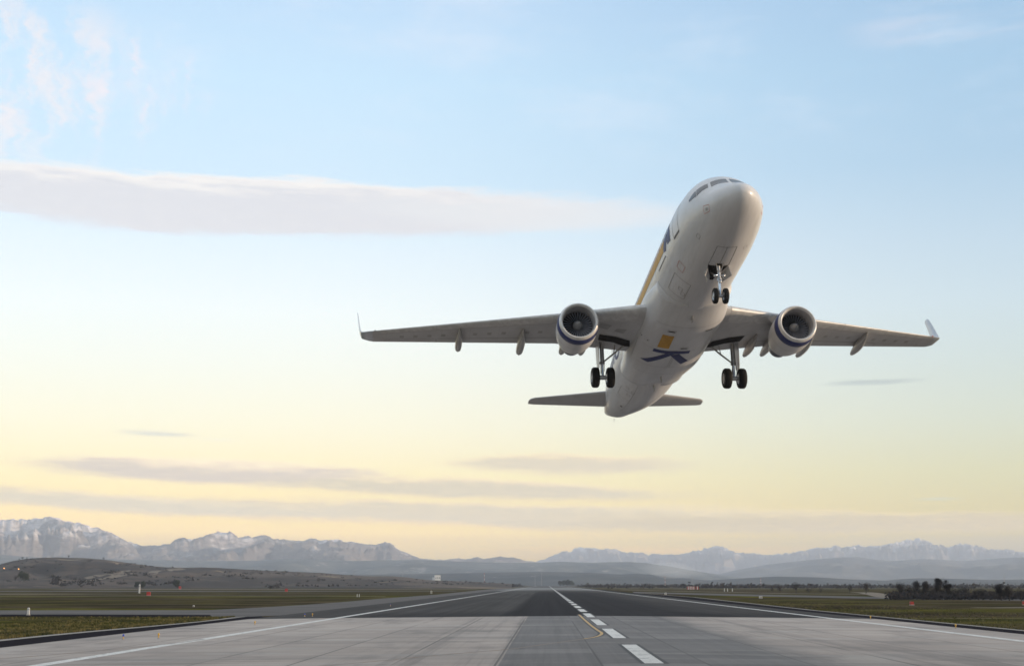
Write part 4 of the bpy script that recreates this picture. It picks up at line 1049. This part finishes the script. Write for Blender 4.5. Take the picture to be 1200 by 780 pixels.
for i,(u,vt,vb,w_,lab) in enumerate(((933,680.8,694.6,11,'bushy leafless tree standing alone right of the red and white fence'),(948,688.2,695,11,'low round bush just right of the lone bushy tree'),(914,685.5,693.8,8,'small dark tree left of the lone bushy tree'),(905,686.8,693.4,6,'smallest dark tree behind the white marker posts'),(1015,681,695,9,'hazy leafless tree just above the pale dirt track'),(996,684.6,694.6,6,'faint small tree left of the one above the dirt track'),(962,687.4,694.6,9,'low dark thicket between the round bush and the faint small tree'))):
    px_tree('field_tree',u,vt,vb,w_,'bare',lab,'tree','scattered trees between the fence and the dark row',130+i,n=900,shape='round')

# small field equipment
M_wht=newmat('white_enamel',.5,color=(.72,.71,.69)); M_redp=newmat('red_enamel',.5,color=(.38,.03,.025)); M_org=newmat('orange_enamel',.5,color=(.62,.17,.04))
M_grey=newmat('galvanised_steel',.5,metal=.4,color=(.30,.30,.31)); M_bl=newmat('blue_plastic',.4,color=(.03,.07,.42)); M_yl=newmat('yellow_plastic',.5,color=(.60,.36,.06)); M_conc2=newmat('cast_concrete',.9,color=(.32,.30,.28))
def edge_light(u,v,col,label,group,z=None):
    p=gpt(u,v,-.46); p.z=cz(p.x)+.02 if -37<p.x<40 else -.455
    e=empty('edge_light',p); tag(e,label,'light',group)
    MB().lathe([(0,.001),(0,.11),(.02,.12),(.04,.09),(.05,.001)],(0,0,0),(0,0,1),16).build('base_plate',M_grey,e)
    MB().tube((0,0,.03),(0,0,.26),.04,.04,12).build('stem',M_yl,e)
    MB().lathe([(.24,.001),(.24,.075),(.27,.085),(.34,.08),(.40,.055),(.43,.001)],(0,0,0),(0,0,1),16).build('lens_cap',col,e,smooth=True)
    return e
G='small edge lights beside the runway'
edge_light(144.3,750.3,M_bl,'small blue capped light nearest the camera, left of the runway edge line',G)
edge_light(185.6,749.2,M_yl,'small ochre light just right of the blue one, left of the edge line',G)
edge_light(298.6,733.2,M_yl,'small ochre light beside the corner of the crossing taxiway',G)
edge_light(357,723.,M_bl,'small blue capped light of the pair at the end of the pale slab',G)
edge_light(366,722.8,M_yl,'small ochre light of the pair at the end of the pale slab',G)
edge_light(457.5,710.3,M_bl,'small dark light farther up on the left shoulder',G)
edge_light(1020.3,726.4,M_yl,'small ochre light right of the runway, the farther of the two',G)
edge_light(1120.2,737.5,M_yl,'small ochre light right of the runway, nearest the right edge',G)
def post(u,vb,vt,w_px,mat,label,group,name='marker_post',Y=None):
    p=gpt(u,vb) if Y is None else far(u,vb,Y); 
    if Y is not None: p.z=-.5
    h=far(u,vt,p.y).z-p.z; r=w_px*p.y/F/2; e=empty(name,p); tag(e,label,'post',group)
    MB().box((0,0,.08),(r*1.3,r*1.3,.09)).build('footing',M_conc2,e)
    MB().loft([[Vector((a*r*k_,b*r*k_*.6,z)) for a,b in ((-1,-1),(1,-1),(1,1),(-1,1))] for z,k_ in ((.15,1.),(h*.93,.92),(h,.6))]).build('shaft',mat,e)
    MB().loft([[Vector((a*r*1.04,b*r*.68,z)) for a,b in ((-1,-1),(1,-1),(1,1),(-1,1))] for z in (h*.72,h*.80)]).build('reflector_band',M_grey,e)
post(33,720.8,711.5,2.6,M_wht,'thick white post on the verge of the crossing taxiway','white posts on the grass')
post(163.2,694.8,684.2,1.6,M_wht,'slim white post in front of the pair of round trees','white posts on the grass')
for u,l in ((849,'leftmost of the three short white posts right of the red and white fence'),(852.6,'middle one of the three short white posts, close to the leftmost'),(858.3,'rightmost and separate one of the three short white posts')): post(u,692.6,689.,.9,M_wht,l,'white posts on the grass')
post(418.5,699.,695.6,.8,M_wht,'left one of two tiny white stubs on the left grass','white posts on the grass'); post(421,699.,695.8,.8,M_wht,'right one of two tiny white stubs on the left grass','white posts on the grass')
def cabinet(u,vb,vt,wpx,mat,label,group,cat='box',name='equipment_box'):
    p=gpt(u,vb); h=far(u,vt,p.y).z-p.z; w_=wpx*p.y/F/2; e=empty(name,p,.15); tag(e,label,cat,group)
    MB().box((0,0,.07),(w_*1.15,w_*.8,.07)).build('plinth',M_conc2,e)
    o=MB().box((0,0,.14+(h-.2)/2),(w_,w_*.6,(h-.2)/2)).build('cabinet_body',mat,e)
    MB().loft([[Vector((a*w_*k_,b*w_*.68*k_,z)) for a,b in ((-1,-1),(1,-1),(1,1),(-1,1))] for z,k_ in ((h-.07,1.08),(h,.8))]).build('lid',mat,e)
    MB().box((0,-w_*.6-.012,.14+(h-.2)/2),(w_*.8,.01,(h-.2)*.4)).build('door_panel',M_redp if mat is M_redp else M_conc2,e)
RB='red and white boxes on the grass'
cabinet(174,697.6,693.,4.2,M_redp,'red box in front of the pair of round trees',RB)
cabinet(210.8,689.8,686.4,2.6,M_redp,'small red box beside the lone round tree',RB)
cabinet(335.5,692.8,689.2,3.2,M_redp,'red box on the grass in front of the low hill',RB)
cabinet(1068.6,708.6,704.4,4.2,M_redp,'red box on the right grass below the pointed tree',RB)
cabinet(1199.5,708.4,704.2,2.6,M_redp,'red box at the right edge of the photo',RB)
cabinet(891.5,700.6,698.,3.2,M_wht,'white box beside the taxiway right of the runway',RB)
cabinet(780,696.4,694.,2.2,M_wht,'small pale box at the foot of the red and white mast',RB)
cabinet(227.,710.6,708.8,2.,M_wht,'tiny white box alone on the left grass',RB)
cabinet(505.5,695.,691.8,1.8,M_wht,'tiny white box where the left grass narrows towards the runway',RB)
def cone(u,vb,h_px,label):
    p=gpt(u,vb); h=h_px*p.y/F; e=empty('traffic_cone',p); tag(e,label,'cone','orange cones beyond the left grass')
    MB().box((0,0,.05),(h*.36,h*.36,.05)).build('base',M_blackm,e)
    MB().tube((0,0,.08),(0,0,h),h*.28,h*.05,14).build('cone_body',M_org,e); MB().tube((0,0,h*.45),(0,0,h*.65),h*.19,h*.135,14).build('reflective_band',M_wht,e)
cone(470,687.,2.2,'leftmost of the three orange cones in front of the hill'); cone(478.6,686.8,2.2,'middle one of the three orange cones in front of the hill'); cone(486.5,686.6,2.2,'rightmost of the three orange cones in front of the hill')
# red and white barrier by the perimeter
p=gpt(812,690.4); k=p.y/F
fe=empty('barrier',p); tag(fe,'red and white striped barrier fence on the right of the runway','barrier')
for i in range(13):
    if i in (9,): continue
    wd=13.6*k/13*.5; MB().box(((i-6)*13.6*k/13,0,1.9*k),(wd*.86,.10,1.75*k)).build('board',(M_redp,M_wht)[i%2],fe)
MB().box((0,.16,1.2*k),(6.9*k,.04,.09)).box((0,.16,2.8*k),(6.9*k,.04,.09)).build('rail',M_grey,fe)
def mast(u,vb,vt,Y,label,striped=True,wpx=1.0):
    p=far(u,vb,Y); p.z=-.5; h=far(u,vt,Y).z-p.z; k=Y/F; r=wpx*k*.32; e=empty('lattice_mast',p); tag(e,label,'mast','thin masts on the plain')
    a=MB();b=MB(); n=7
    for j in range(n):
        z0,z1=h*j/n,h*(j+1)/n; r0=r*(1-.55*j/n); r1=r*(1-.55*(j+1)/n); T=a if j%2==0 or not striped else b; t_=.07*k
        for q in range(3):
            A=2.094*q; B=2.094*(q+1); T.tube((math.cos(A)*r0,math.sin(A)*r0,z0),(math.cos(A)*r1,math.sin(A)*r1,z1),t_,t_,5); T.tube((math.cos(A)*r0,math.sin(A)*r0,z0),(math.cos(B)*r1,math.sin(B)*r1,z1),t_*.6,t_*.6,4)
    a.build('red_section' if striped else 'lattice_frame',M_redp if striped else M_grey,e)
    if striped: b.build('white_section',M_wht,e)
    MB().tube((0,0,h),(0,0,h*1.1),.10*k,.05*k,5).box((0,0,h),(r*.9,r*.9,.18*k)).build('top_platform',M_grey,e)
mast(779.5,689,674.5,1900,'thin red and white mast closest to the runway on the right')
mast(811.2,688,674.,2400,'dark mast standing directly behind the red and white barrier',False,1.2)
mast(891.7,687,676.8,2500,'faint mast right of the barrier behind the lone bushy tree',True)
mast(567.4,686,670.5,3200,'faint red and white mast left of the runway end',True,1.3)
mast(634.5,686,669.5,3600,'very thin mast just above the runway end',False)
mast(627,686,674.,3600,'shorter thin mast left of the one above the runway end',False)
mast(471.8,688,669.,3000,'thin mast rising behind the right end of the brown hill',False,1.3)
mast(414.5,688,668.5,3000,'thin mast rising behind the middle of the brown hill',False,1.3)
mast(1177.5,687,673.,2600,'faint mast behind the pointed tree near the right edge',False,1.)
# white hangar beyond the low hill
p=far(512.5,686,4300); p.z=-.5; k=4300/F
hb=empty('white_building',p,.2); tag(hb,'white block shaped building on the plain at the end of the hill','building')
hh=(686-673.9)*k
MB().box((0,0,hh/2),(3.2*k,3*k,hh/2)).build('wall',M_wht,hb); MB().box((0,0,hh+.4),(3.3*k,3.1*k,.4)).build('roof',M_conc2,hb)
MB().box((-4.6*k,0,hh*.4),(1.4*k,2*k,hh*.4)).build('annex',M_wht,hb)
for i in range(3): MB().box(((i-1)*2*k,-3*k-.05,hh*.75),(.5*k,.1,.6*k)).build('window',M_glass,hb)
# lit lamps on the slope at the far left
M_lamp=bpy.data.materials.new('sodium_lamp'); M_lamp.use_nodes=True; bb=M_lamp.node_tree.nodes['Principled BSDF']; bb.inputs['Emission Color'].default_value=(1,.42,.10,1); bb.inputs['Emission Strength'].default_value=5.; bb.inputs['Base Color'].default_value=(.8,.4,.1,1)
for u,v,l in ((5.5,665.4,'lit orange lamp on a pole nearest the left edge'),(22.5,666.3,'lit orange lamp on a pole, the right one of the two on the slope')):
    Y=1500; p=far(u,v,Y); zt=p.z; p.z=-.5; e=empty('street_lamp',p); tag(e,l,'street lamp','lit lamps on the left slope'); h=zt+.5
    MB().tube((0,0,0),(0,0,h),.09,.06,8).build('pole',M_bark,e); MB().tube((0,0,h),(0,-1.6,h+.2),.09,.07,6).build('arm',M_grey,e)
    MB().lathe([(-.35,.001),(-.3,.5),(0,.62),(.25,.45),(.35,.001)],(0,-1.7,h),(0,0,1),12).build('lamp_head',M_lamp,e,smooth=True)

# faint smoke drifting low over the plain on the right
rr=[];
for k in range(17):
    t=k/16; p=far(742+t*95,661+t*15+2*math.sin(t*7),4700); r=(24+50*math.sin(math.pi*min(1,t*.9+.1))**1.2)*(.25+.75*math.sin(math.pi*(t*.94+.03)))*.42
    rr.append([p+Vector((0,math.cos(a)*r*2.2,math.sin(a)*r)) for a in [2*math.pi*i/14 for i in range(14)]])
sv_=bpy.data.materials.new('smoke_plume'); sv_.use_nodes=True; nt=sv_.node_tree; nt.nodes.clear()
ou=nt.nodes.new('ShaderNodeOutputMaterial'); pv=nt.nodes.new('ShaderNodeVolumePrincipled'); pv.inputs['Color'].default_value=(.95,.96,.97,1); pv.inputs['Density'].default_value=.0022
nt.links.new(pv.outputs[0],ou.inputs['Volume'])
o=MB().loft(rr).build('smoke',sv_,smooth=True); o['kind']='stuff'
# ------------------------------------------------------------------ the air
hv=bpy.data.materials.new('haze_air'); hv.use_nodes=True; nt=hv.node_tree; nt.nodes.clear()
ou=nt.nodes.new('ShaderNodeOutputMaterial'); pv=nt.nodes.new('ShaderNodeVolumePrincipled'); pv.inputs['Color'].default_value=(.76,.85,1.,1); pv.inputs['Density'].default_value=HAZE; pv.inputs['Anisotropy'].default_value=.0
nt.links.new(pv.outputs[0],ou.inputs['Volume'])
m=MB().box((0,11500,470),(13500,15500,472)); o=m.build('haze',hv); o['kind']='stuff'
